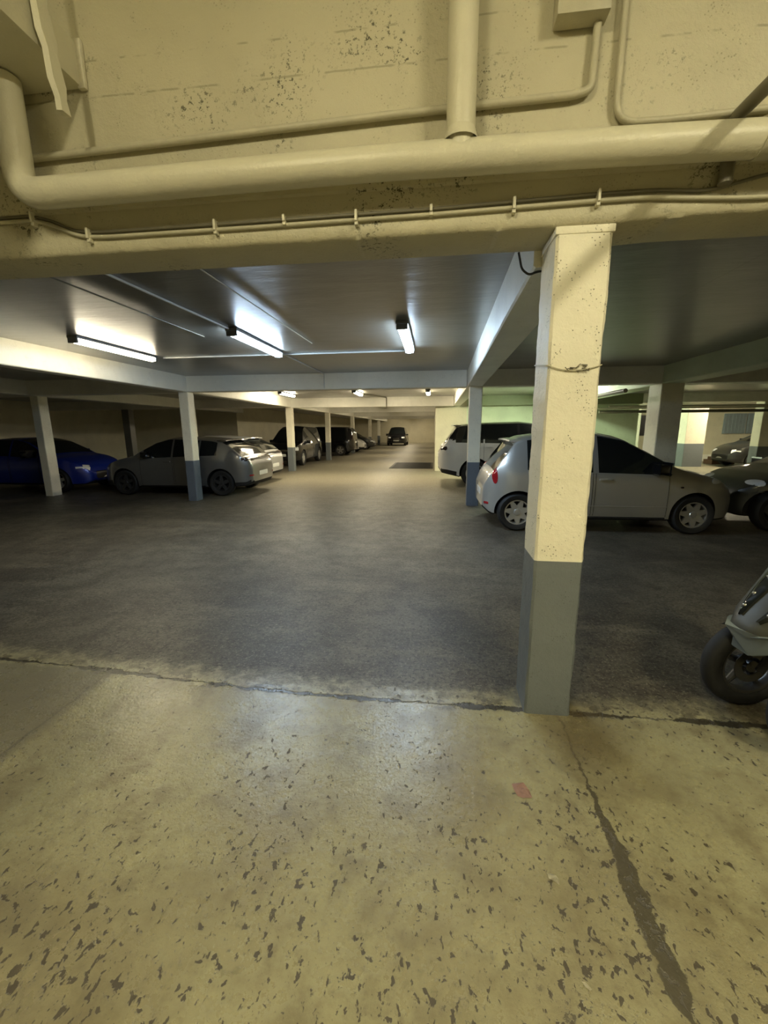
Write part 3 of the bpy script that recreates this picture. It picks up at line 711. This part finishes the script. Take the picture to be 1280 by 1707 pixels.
        for k in range(1, rings+1):
            f = k/rings; row = []
            for a, b in poly:
                p = P(cx_+(a-cx_)*f, cy_2+(b-cy_2)*f, off*(1.6-0.6*f) if k < rings else off*0.8)
                if p is None or (p-c0).length > 0.9: p = (prev and None) or c0
                row.append(bm.verts.new(p+H2))
            if prev is None:
                for k2 in range(N): bm.faces.new((cv, row[k2], row[(k2+1) % N]))
            else:
                for k2 in range(N): bm.faces.new((prev[k2], row[k2], row[(k2+1) % N], prev[(k2+1) % N]))
            prev = row
        skirt = [bm.verts.new(v.co+d*(off+0.01)) for v in prev]
        for k2 in range(N): bm.faces.new((prev[k2], skirt[k2], skirt[(k2+1) % N], prev[(k2+1) % N]))
        o = obj(name, bm, mat, parent or t, angle=50)
        if label: o['label'] = label
        return o
    def strip(name, pts, d, r, mat, parent=None):
        P = []
        for p in pts:
            h, nn = hit(p, d)
            if h is not None: P.append(h+H2-Vector(d)*0.001)
        if len(P) > 1:
            bm = bmesh.new(); tube(bm, P, r, 6); return obj(name, bm, mat, parent or t)
    # door seams, handles, mirrors
    for s in (0, 1):
        sg = 1 if s == 0 else -1; d = (0, -sg, 0)
        for (a, b) in S.get('doors', []):
            for xx in (a, b):
                zb_ = zbot(xx)+0.07; ztp = zbelt(xx)-0.01
                strip('door_gap', [(xx, 0, zb_+(ztp-zb_)*q/10) for q in range(11)], d, 0.0035, 'seam')
        if S.get('detail', 1):
            for (a, b) in S.get('doors', []):
                hx_ = a+0.14; hz_ = zbelt(hx_)-0.10
                h, _ = hit((hx_, 0, hz_), d)
                if h is not None:
                    bm = bmesh.new(); q = h+H2+Vector((0, sg*0.012, 0)); box(bm, q.x-0.09, q.x+0.09, q.y-0.014, q.y+0.014, q.z-0.014, q.z+0.014, bev=0.006)
                    obj('door_handle', bm, paint, doors.get(s))
            mx = S['mirror_x']; mz = zbelt(mx)+0.03
            bm = bmesh.new(); box(bm, mx-L/2-0.06, mx-L/2+0.09, sg*(W*0.95), sg*(W*0.95+0.19*1), mz-0.005, mz+0.13, bev=0.03)
            for v in bm.verts: v.co.y = v.co.y
            obj('mirror', bm, S.get('mirror', paint), t)
            strip('sill_trim', [(x_, 0, zbot(x_)+0.045) for x_ in [S['axles'][0]+Rw+0.1+q*(S['axles'][1]-S['axles'][0]-2*Rw-0.2)/10 for q in range(11)]], d, 0.012, 'under')
            if S.get('crease'):
                cz = S['crease']; strip('side_trim', [(0.5+(L-1.2)*q/20, 0, cz) for q in range(21) if abs(0.5+(L-1.2)*q/20-S['axles'][0]) > Rw+.07 and abs(0.5+(L-1.2)*q/20-S['axles'][1]) > Rw+.07], d, 0.006, paint)
    # wheels
    for wx in S['axles']:
        for s in (-1, 1):
            yo = s*(W-0.015)
            bm = bmesh.new(); tw = 0.205; rr_ = Rw; ri = Rw*0.66
            lathe(bm, [(ri, -tw/2*.9), (ri+0.02, -tw/2), (rr_-0.03, -tw/2-0.004), (rr_-0.008, -tw/2+0.02), (rr_, -tw/2+0.05), (rr_, 0), (rr_, tw/2-0.05), (rr_-0.008, tw/2-0.02), (rr_-0.03, tw/2+0.004), (ri+0.02, tw/2), (ri, tw/2*.9), (ri, -tw/2*.9)], 40, 'y', (wx-L/2, yo-s*tw/2, Rw))
            wh = obj('tyre', bm, 'black_rubber', t, angle=40)
            bm = bmesh.new(); yf = yo-s*0.02
            # rim barrel + spokes
            lathe(bm, [(ri, 0), (ri-0.018, 0.0), (ri-0.03, -s*0.03), (ri-0.03, -s*0.14)], 40, 'y', (wx-L/2, yf, Rw))
            ns = S.get('spokes', 7); sw = S.get('spoke_w', 0.035)
            for k in range(ns):
                a = 2*PI*k/ns+0.3; ca, sa = math.cos(a), math.sin(a)
                pr = [(0.03, sw*0.9), ((ri-0.02)*0.55, sw*S.get('spoke_b', 1.15)), (ri-0.012, sw*0.75)]
                top, bot = [], []
                for (q, hw) in pr:
                    for sg2 in (-1, 1):
                        u_, v_ = q*ca-sg2*hw*sa, q*sa+sg2*hw*ca
                        top.append(bm.verts.new((wx-L/2+u_, yf-s*0.012+s*0.012*math.sin(q*10), Rw+v_))); bot.append(bm.verts.new((wx-L/2+u_, yf-s*0.035, Rw+v_)))
                for m_ in (0, 2):
                    bm.faces.new((top[m_], top[m_+1], top[m_+3], top[m_+2])); bm.faces.new((top[m_], top[m_+2], bot[m_+2], bot[m_])); bm.faces.new((top[m_+1], top[m_+3], bot[m_+3], bot[m_+1]))
            rim = obj('rim', bm, S.get('rim', 'alloy'), wh, angle=40)
            bm = bmesh.new(); lathe(bm, [(0.001, s*0.006), (0.045, s*0.004), (0.055, -s*0.01), (0.055, -s*0.03)], 20, 'y', (wx-L/2, yf, Rw)); obj('hub_cap', bm, S.get('rim', 'alloy'), wh)
            bm = bmesh.new(); lathe(bm, [(0.001, 0), (ri-0.02, 0)], 32, 'y', (wx-L/2, yo-s*0.13, Rw)); obj('brake_drum', bm, 'under', wh)
    # lamps, plates given as decals
    for (nm, c, d, poly, mat) in S.get('decals', []):
        for sg in (1, -1):
            c2 = (c[0], c[1]*sg, c[2]); d2 = (d[0], d[1]*sg, d[2]); pl = poly if sg == 1 else [(-a, b) for a, b in reversed(poly)]
            decal(nm, c2, d2, pl, mat)
            if abs(c[1]) < 1e-6: break
    if S.get('spoiler'):
        sx, sz = S['spoiler']; bm = bmesh.new(); wv = plan(sx)*0.70
        rows_ = []
        for k in range(9):
            y = -wv+2*wv*k/8; e = 0.03*(abs(k-4)/4)**2
            rows_.append([bm.verts.new((sx-L/2+a+e, y, sz+b-e*0.6)) for a, b in ((0.16, 0.0), (0.02, 0.012), (-0.07, 0.0), (-0.075, -0.02), (0.02, -0.035), (0.16, -0.04))])
        for A, B in zip(rows_, rows_[1:]):
            for k in range(6): bm.faces.new((A[k], A[(k+1) % 6], B[(k+1) % 6], B[k]))
        bm.faces.new(rows_[0]); bm.faces.new(list(reversed(rows_[-1])))
        obj('spoiler', bm, S.get('spoiler_mat', paint), t)
    if S.get('wiper'):
        a, b = S['wiper']; strip('wiper', [(a+(b-a)*q/8, 0.35-0.6*q/8, 2) for q in range(9)], (0, 0, -1), 0.01, 'black_plastic')
    bmf.free(); bpy.data.meshes.remove(me)
    return t

def rectp(w_, h, r=0.02):
    return [(-w_, -h+r), (-w_+r, -h), (0, -h), (w_-r, -h), (w_, -h+r), (w_, 0), (w_, h-r), (w_-r, h), (0, h), (-w_+r, h), (-w_, h-r), (-w_, 0)]
def ell(a, b, n_=16, tilt=0.0, egg=0.0):
    out = []
    for k in range(n_):
        t_ = 2*PI*k/n_; x, y = a*math.cos(t_), b*math.sin(t_)*(1+egg*math.cos(t_)); out.append((x*math.cos(tilt)-y*math.sin(tilt), x*math.sin(tilt)+y*math.cos(tilt)))
    return out

MICRA = dict(name='hatchback', L=3.80, W=1.66, paint='greige', wheel_r=0.30, axles=(0.52, 3.08), front_r=0.95, front_t=0.42, rear_r=0.55, rear_t=0.30,
    top=[(0, 0.66), (0.03, 0.78), (0.09, 0.90), (0.15, 0.965), (0.30, 1.20), (0.46, 1.42), (0.62, 1.48), (1.1, 1.535), (1.7, 1.54), (2.05, 1.47), (2.4, 1.28), (2.72, 1.08), (2.9, 1.0), (3.2, 0.93), (3.5, 0.82), (3.68, 0.70), (3.77, 0.58), (3.8, 0.48)],
    belt=[(0, 0.94), (0.5, 0.97), (1.5, 0.935), (2.7, 0.90), (3.8, 0.75)], ws=(2.0, 2.80), rw=(0.15, 0.44), windows=[(0.66, 0.96), (1.03, 1.60), (1.68, 2.62)], doors=[(0.98, 1.60), (1.64, 2.68)],
    mirror_x=2.5, mirror='blackp', tumble=0.40, crown=0.07, spoiler=(0.42, 1.43), crease=0.42, spokes=7, spoke_w=0.032, spoke_b=1.5, breaks=[0.44, 0.15, 2.0, 2.8, 0.96, 1.03, 1.60, 1.68, 2.62, 1.64, 2.68],
    decals=[('tail_light', (0.20, -0.66, 0.87), (0.75, 1, -0.05), ell(0.052, 0.135, 16, 0.2), 'lamp_red'),
            ('headlight', (3.40, -0.60, 0.80), (-0.45, 0.75, -0.55), ell(0.17, 0.075, 18, 0.35, 0.2), 'lamp_clear'),
            ('number_plate', (0, 0, 0.55), (1, 0, 0), rectp(0.26, 0.055), 'plate'), ('number_plate', (3.8, 0, 0.42), (-1, 0, 0), rectp(0.26, 0.055), 'plate'),
            ('reflector', (0.05, -0.62, 0.42), (1, 0.6, 0), rectp(0.05, 0.02, 0.008), 'lamp_red'),
            ('side_repeater', (2.86, -0.8, 0.72), (0, 1, 0), ell(0.025, 0.013, 10), 'lamp_dark')])
make_car(MICRA, 'silver small hatchback with round rear, right behind the big column', (0.80+1.90, 7.40, 0), 0)

H208 = dict(name='hatchback', L=4.05, W=1.74, paint='grey', wheel_r=0.315, axles=(0.74, 3.28), front_r=0.8, front_t=0.36, rear_r=0.5, rear_t=0.22,
    top=[(0, 0.72), (0.03, 0.86), (0.10, 0.93), (0.18, 0.97), (0.42, 1.18), (0.70, 1.33), (0.95, 1.385), (1.6, 1.43), (2.1, 1.43), (2.45, 1.34), (2.85, 1.12), (3.02, 1.0), (3.4, 0.92), (3.75, 0.80), (3.95, 0.66), (4.05, 0.5)],
    belt=[(0, 0.98), (0.9, 0.99), (2.0, 0.95), (3.0, 0.90), (4.05, 0.75)], ws=(2.15, 3.00), rw=(0.20, 0.72), windows=[(0.82, 1.25), (1.30, 1.95), (2.0, 2.75)], doors=[(1.24, 1.92), (1.96, 2.82)],
    mirror_x=2.6, mirror='blackp', tumble=0.42, crown=0.06, spoiler=(0.70, 1.365), spoiler_mat='blackp', bump_z=0.36, rim='dark_alloy', spokes=5, spoke_w=0.04, breaks=[0.2, 0.72, 2.15, 3.0, 1.25, 1.3, 1.95, 2.0, 2.75],
    decals=[('tail_light', (0.12, -0.62, 0.90), (1, 0.7, -0.1), [(-0.24, -0.03), (-0.1, -0.055), (0.1, -0.06), (0.2, -0.04), (0.21, 0.03), (0.1, 0.05), (-0.1, 0.05), (-0.24, 0.04)], 'lamp_dark'),
            ('light_bar', (0.05, 0, 0.90), (1, 0, -0.05), rectp(0.50, 0.035, 0.015), 'blackp'),
            ('number_plate', (0, 0, 0.52), (1, 0, 0), rectp(0.26, 0.055), 'plate'),
            ('reflector', (0.02, -0.66, 0.50), (1, 0.5, 0), rectp(0.07, 0.018, 0.006), 'lamp_red'),
            ('headlight', (3.86, -0.62, 0.68), (-1, 0.6, -0.3), [(-0.17, -0.05), (0.0, -0.06), (0.12, -0.13), (0.16, -0.05), (0.17, 0.04), (0.0, 0.05), (-0.17, 0.0)], 'lamp_clear'),
            ('grille', (4.05, 0, 0.44), (-1, 0, 0), rectp(0.42, 0.10, 0.04), 'black_plastic'), ('number_plate', (4.06, 0, 0.40), (-1, 0, 0), rectp(0.26, 0.05), 'plate')])
make_car(H208, 'mid grey hatchback showing its tail, behind the first left column', (-4.40-2.03, 10.42, 0), PI)
BL = dict(H208, bump_z=-1, paint='blue', rim='alloy', L=4.05)
make_car(BL, 'deep blue hatchback nosing up to the grey one in the dark bay', (-8.98-2.03, 10.60, 0), 0)
SB = dict(H208, paint='silver', rim='alloy', detail=1, spoiler_mat='silver')
make_car(SB, 'silver hatchback just past the grey one, only its tail corner showing', (-4.88-2.03, 12.55, 0), PI)

SUV = dict(name='estate_car', L=4.85, W=2.0, paint='whitep', wheel_r=0.38, axles=(1.0, 3.92), front_r=0.8, front_t=0.30, rear_r=0.5, rear_t=0.22, black_roof=1.30,
    top=[(0, 0.86), (0.03, 1.00), (0.08, 1.12), (0.16, 1.19), (0.30, 1.42), (0.46, 1.66), (0.6, 1.715), (1.2, 1.76), (2.2, 1.78), (2.6, 1.74), (3.0, 1.55), (3.45, 1.24), (3.6, 1.17), (4.2, 1.10), (4.65, 0.98), (4.8, 0.82), (4.85, 0.66)],
    bot=[(0, 0.52), (0.1, 0.38), (0.6, 0.27), (4.2, 0.25), (4.85, 0.36)],
    belt=[(0, 1.22), (0.6, 1.215), (2.5, 1.18), (3.5, 1.13), (4.85, 0.95)], ws=(2.7, 3.55), rw=(0.16, 0.46), windows=[(0.48, 1.20), (1.24, 2.1), (2.16, 3.05)], doors=[(1.22, 2.1), (2.14, 3.2)],
    mirror_x=3.0, mirror='blackp', tumble=0.34, crown=0.06, spoiler=(0.44, 1.70), spoiler_mat='blackp', bump_z=0.48, rim='alloy', spokes=5, spoke_w=0.05, breaks=[0.16, 0.46, 2.7, 3.55, 1.2, 1.24, 2.1, 2.16, 3.05],
    decals=[('tail_light', (0.12, -0.78, 1.06), (1, 0.8, -0.05), rectp(0.20, 0.055, 0.03), 'lamp_dark'),
            ('number_plate', (0, 0, 0.85), (1, 0, 0), rectp(0.26, 0.055), 'plate'),
            ('headlight', (4.7, -0.75, 0.86), (-1, 0.7, -0.1), rectp(0.16, 0.06, 0.03), 'lamp_clear'), ('grille', (4.85, 0, 0.75), (-1, 0, 0), rectp(0.45, 0.10, 0.04), 'black_plastic')])
make_car(SUV, 'big white estate with black roof and glass, behind the pale column', (0.14+2.42, 12.62, 0), 0)

COUPE = dict(MICRA, name='coupe', L=3.7, W=1.68, paint='darkgrey', rim='dark_alloy', spokes=3, spoke_w=0.06, axles=(0.62, 3.16), wheel_r=0.31, front_t=0.48, front_r=0.95,
    top=[(0, 0.66), (0.05, 0.9), (0.3, 1.1), (0.8, 1.33), (1.4, 1.38), (1.9, 1.32), (2.5, 1.02), (2.7, 0.95), (3.1, 0.88), (3.4, 0.76), (3.6, 0.62), (3.7, 0.45)],
    belt=[(0, 0.9), (1.0, 0.9), (2.5, 0.84), (3.7, 0.7)], ws=(1.9, 2.62), rw=(0.25, 0.8), windows=[(0.9, 1.3), (1.35, 2.45)], doors=[(1.3, 2.5)], spoiler=None, mirror_x=2.3,
    breaks=[1.9, 2.62, 0.8, 0.25, 1.3, 1.35, 2.45, 2.5],
    decals=[('headlight', (3.36, -0.55, 0.72), (-0.7, 0.6, -0.6), ell(0.15, 0.07, 16, 0.3), 'lamp_clear'), ('side_repeater', (3.3, -0.78, 0.58), (-0.3, 1, 0), ell(0.05, 0.014, 10), 'lamp_clear'),
            ('number_plate', (3.7, 0, 0.4), (-1, 0, 0), rectp(0.26, 0.055), 'plate'), ('tail_light', (0.1, -0.62, 0.8), (1, .7, 0), ell(.08, .08), 'lamp_red')])
make_car(COUPE, 'dark grey low car cut by the right edge, nose to nose with the silver hatchback', (4.70+1.85, 7.70, 0), PI)

FAR = dict(H208, name='hatchback', paint='blackp', detail=1, res=0.09)
make_car(dict(FAR, paint='darkgrey', roof='blackp'), 'small dark hatchback before the far cream wall at the right', (11.55+2.0, 18.5, 0), PI)
VAN = dict(SUV, name='van', paint='blackp', black_roof=None, L=4.3, W=1.85, res=0.09, axles=(0.8, 3.45), wheel_r=0.34, bump_z=-1, spoiler=None,
    top=[(0, 0.9), (0.05, 1.3), (0.12, 1.6), (0.3, 1.72), (2.4, 1.76), (2.8, 1.6), (3.2, 1.25), (3.35, 1.1), (3.9, 0.98), (4.2, 0.8), (4.3, 0.55)],
    bot=[(0, 0.36), (0.3, 0.24), (4.0, 0.24), (4.3, 0.32)], belt=[(0, 1.02), (4.3, 0.9)], ws=(2.6, 3.3), rw=(0.06, 0.28), windows=[(0.4, 1.1), (1.15, 1.9), (1.95, 2.9)], doors=[(1.1, 1.9), (1.95, 2.95)],
    mirror_x=2.85, breaks=[2.6, 3.3],
    decals=[('headlight', (4.15, -0.66, 0.78), (-1, 0.6, -0.2), rectp(0.15, 0.08, 0.03), 'lamp_clear'), ('number_plate', (4.3, 0, 0.5), (-1, 0, 0), rectp(0.26, 0.055), 'plate'),
            ('grille', (4.25, 0, 0.68), (-1, 0, 0), rectp(0.3, 0.06, 0.03), 'chrome'), ('tail_light', (0.05, -0.75, 1.1), (1, 0.6, 0), rectp(0.07, 0.2, 0.03), 'lamp_dark'),
            ('number_plate', (0, 0, 0.8), (1, 0, 0), rectp(0.26, 0.055), 'plate')])
make_car(dict(VAN, W=1.6), 'small boxy black car seen end on, just left of the second left column', (-6.60, 20.0-0.35, 0), -PI/2)
make_car(VAN, 'tall black van past the third left column', (-4.85-2.15, 26.0, 0), PI)
make_car(dict(FAR, paint='whitep', rim='alloy', roof='blackp'), 'pale car with white nose behind the fourth left column', (-4.90-2.0, 29.9, 0), 0)
make_car(dict(FAR, paint='darkgrey'), 'dark car past the fifth left column with its headlight showing', (-4.7-2.0, 33.6, 0), 0)
make_car(VAN, 'black car facing the viewer at the far end of the lane', (-3.55, 41.9, 0), -PI/2)

# ------------------------------------------------------------------ three wheeled scooter
def scooter(loc, rz, label):
    """local: +x = forward; front axle at x=0"""
    t = empty('scooter', label, 'scooter', loc, rz)
    R = 0.255
    def wheel(x, y, Rr, w_):
        bm = bmesh.new(); ri = Rr*0.67
        prof = [(ri, -w_*.38)]+[(ri+(Rr-ri)*math.sin(a)**0.7 if 0 < a < PI else ri, -w_/2*math.cos(a)) for a in [PI*k/12 for k in range(13)]]+[(ri, w_*.38), (ri, -w_*.38)]
        prof = [(ri, -w_*.4), (ri+.012, -w_*.48), (Rr*.86, -w_*.5), (Rr*.95, -w_*.36), (Rr*.99, -w_*.18), (Rr, 0), (Rr*.99, w_*.18), (Rr*.95, w_*.36), (Rr*.86, w_*.5), (ri+.012, w_*.48), (ri, w_*.4), (ri, -w_*.4)]
        lathe(bm, prof, 44, 'y', (x, y, Rr)); wh = obj('tyre', bm, 'black_rubber', t, angle=40)
        bm = bmesh.new(); lathe(bm, [(ri, -w_*.36), (ri-0.015, -w_*.34), (ri-0.025, -w_*.1), (ri-0.025, w_*.1), (ri-0.015, w_*.34), (ri, w_*.36)], 40, 'y', (x, y, Rr))
        for k in range(5):
            a = 2*PI*k/5+0.4; ca, sa = math.cos(a), math.sin(a)
            tube(bm, [(x+0.03*ca, y, Rr+0.03*sa), (x+(ri-.02)*ca, y, Rr+(ri-.02)*sa)], [0.024, 0.015], 8)
        lathe(bm, [(0.001, -w_*.4), (0.035, -w_*.38), (0.035, w_*.38), (0.001, w_*.4)], 20, 'y', (x, y, Rr)); obj('rim', bm, 'dark_alloy', wh, angle=40)
        bm = bmesh.new(); lathe(bm, [(0.055, 0.0), (0.10, 0.0), (0.10, 0.005), (0.055, 0.005), (0.055, 0.0)], 32, 'y', (x, y+(0.03 if y < 0 else -0.035), Rr)); obj('brake_disc', bm, 'dark_alloy', wh)
        return wh
    wheel(0, 0.21, R, 0.105); wheel(0, -0.21, R, 0.105); wheel(-1.48, 0, 0.26, 0.14)
    for s in (-1, 1):   # mudguards
        bm = bmesh.new(); prev = None
        for k in range(15):
            a = math.radians(58+k*5.0); rr = R+0.022; ring = []
            for j in range(6):
                yy = -0.055+0.11*j/5; e = 0.018*(abs(j-2.5)/2.5)**2
                ring.append(bm.verts.new((math.cos(a)*(rr-e), s*0.21+yy, R+math.sin(a)*(rr-e))))
            if prev:
                for j in range(5): bm.faces.new((prev[j], prev[j+1], ring[j+1], ring[j]))
            prev = ring
        bmesh.ops.solidify(bm, geom=bm.faces[:], thickness=0.004); obj('mudguard', bm, 'black_plastic', t)
        bm = bmesh.new(); tube(bm, [(0, s*0.125, R), (-0.05, s*0.10, 0.42), (-0.10, s*0.06, 0.60)], 0.024, 10); obj('suspension_arm', bm, 'black_plastic', t)
    bm = bmesh.new()
    P = [(0.19, -0.14, 0.60), (0.265, -0.075, 0.575), (0.275, 0.075, 0.575), (0.20, 0.14, 0.60), (0.16, 0.12, 0.50), (0.235, 0.06, 0.465), (0.225, -0.06, 0.465), (0.15, -0.12, 0.50)]
    P = [(a+0.035, b, c-0.005) for a, b, c in P]
    v = [bm.verts.new(p) for p in P]; w_ = [bm.verts.new((p[0]-0.06, p[1]*0.95, p[2]+0.01)) for p in P]
    bm.faces.new(v); bm.faces.new(list(reversed(w_)))
    for k in range(8): bm.faces.new((v[k], v[(k+1) % 8], w_[(k+1) % 8], w_[k]))
    bmesh.ops.bevel(bm, geom=bm.edges[:], offset=0.008, segments=2, affect='EDGES'); obj('nose_panel', bm, 'scooter_light', t)['label'] = 'pale grey panel under the nose'
    # nose fairing: loft of rounded sections
    def loft(name, secs, mat, n_=20, parent=None, pw=2.6):
        bm = bmesh.new(); rows = []
        for (x, z, hw, hh) in secs:
            row = []
            for k in range(n_):
                a = 2*PI*k/n_; ca, sa = math.cos(a), math.sin(a)
                row.append(bm.verts.new((x, hw*math.copysign(abs(ca)**(2/pw), ca), z+hh*math.copysign(abs(sa)**(2/pw), sa))))
            rows.append(row)
        for A, B in zip(rows, rows[1:]):
            for k in range(n_): bm.faces.new((A[k], A[(k+1) % n_], B[(k+1) % n_], B[k]))
        bm.faces.new(rows[0]); bm.faces.new(list(reversed(rows[-1])))
        return obj(name, bm, mat, parent or t, angle=50)
    loft('nose_fairing', [(0.265, 0.545, 0.03, 0.03), (0.25, 0.56, 0.09, 0.06), (0.18, 0.60, 0.15, 0.10), (0.05, 0.68, 0.20, 0.17), (-0.08, 0.78, 0.24, 0.25), (-0.22, 0.86, 0.24, 0.31), (-0.30, 0.88, 0.20, 0.32)], 'mirror')
    loft('leg_shield', [(-0.26, 0.70, 0.24, 0.40), (-0.34, 0.66, 0.25, 0.38), (-0.40, 0.55, 0.22, 0.28)], 'black_plastic')
    loft('footboard', [(-0.36, 0.32, 0.20, 0.06), (-0.6, 0.30, 0.24, 0.07), (-0.9, 0.34, 0.24, 0.10)], 'black_plastic')
    loft('tail_body', [(-0.78, 0.48, 0.18, 0.16), (-1.0, 0.55, 0.22, 0.20), (-1.4, 0.66, 0.20, 0.17), (-1.7, 0.74, 0.13, 0.10), (-1.85, 0.78, 0.06, 0.05)], 'mirror')
    loft('seat', [(-0.74, 0.72, 0.13, 0.06), (-0.95, 0.75, 0.17, 0.07), (-1.2, 0.80, 0.16, 0.08), (-1.55, 0.88, 0.15, 0.07), (-1.72, 0.90, 0.10, 0.05)], 'black_plastic')
    loft('engine', [(-1.2, 0.32, 0.14, 0.10), (-1.5, 0.28, 0.12, 0.09)], 'black_plastic')
    for s in (-1, 1):
        secs = [(0.265, 0.545, 0.03, 0.03), (0.25, 0.56, 0.09, 0.06), (0.18, 0.60, 0.15, 0.10), (0.05, 0.68, 0.20, 0.17), (-0.08, 0.78, 0.24, 0.25), (-0.22, 0.86, 0.24, 0.31)]
        def on_nose(x, a, out=0.0):
            for q, r in zip(secs, secs[1:]):
                if q[0] >= x >= r[0]:
                    f_ = (q[0]-x)/(q[0]-r[0]); z_, hw, hh = [q[i]+(r[i]-q[i])*f_ for i in (1, 2, 3)]
                    return Vector((x+out*0.6, s*(hw+out)*math.cos(a)**(2/2.6), z_+(hh+out)*math.sin(a)**(2/2.6)))
        bm = bmesh.new(); prev = None
        for k in range(11):
            f = k/10; x_ = 0.235-0.30*f; wa = math.radians(3+14*math.sin(PI*min(1, f*0.85+0.12)))
            ring = [on_nose(x_, math.radians(67)+wa*c, o_) for c, o_ in ((-1, -0.01), (-0.8, 0.006), (0, 0.012), (0.8, 0.006), (1, -0.01))]
            ring = [bm.verts.new(p_) for p_ in ring]
            if prev:
                for j in range(4): bm.faces.new((prev[j], prev[j+1], ring[j+1], ring[j]))
            prev = ring
        hl = obj('headlight', bm, 'glass', t)
        for f in (0.12, 0.30, 0.55):
            bm = bmesh.new(); bmesh.ops.create_uvsphere(bm, u_segments=12, v_segments=8, radius=0.011)
            p_ = on_nose(0.235-0.30*f, math.radians(67), 0.008)
            for v in bm.verts: v.co += p_
            obj('bulb_lens', bm, 'chrome', hl)
        bm = bmesh.new(); tube(bm, round_path([(-0.25, 0, 1.02), (-0.30, s*0.12, 1.08), (-0.38, s*0.34, 1.08)], 0.05), 0.014, 10); tube(bm, [(-0.36, s*0.28, 1.08), (-0.40, s*0.38, 1.08)], 0.019, 12); obj('handlebar', bm, 'black_plastic', t)
        bm = bmesh.new(); tube(bm, [(-0.28, s*0.2, 1.08), (-0.24, s*0.30, 1.22)], 0.006, 8); bmesh.ops.create_uvsphere(bm, u_segments=14, v_segments=8, radius=0.06, matrix=Matrix.Translation((-0.24, s*0.32, 1.25)) @ Matrix.Diagonal((0.3, 1.2, 0.8, 1))); obj('mirror', bm, 'black_plastic', t)
    bm = bmesh.new()    # screen
    rows = []
    for i in range(6):
        f = i/5; rows.append([bm.verts.new((-0.16-0.16*f-0.10*((j-3)/3)**2, (0.20-0.05*f)*(j-3)/3, 1.02+0.32*f)) for j in range(7)])
    for A, B in zip(rows, rows[1:]):
        for j in range(6): bm.faces.new((A[j], A[j+1], B[j+1], B[j]))
    bmesh.ops.solidify(bm, geom=bm.faces[:], thickness=0.004); obj('windscreen', bm, 'glass', t)
    return t
scooter((1.85, 2.215, 0), math.radians(180+8), 'dark grey scooter with two front wheels, cut by the right edge')
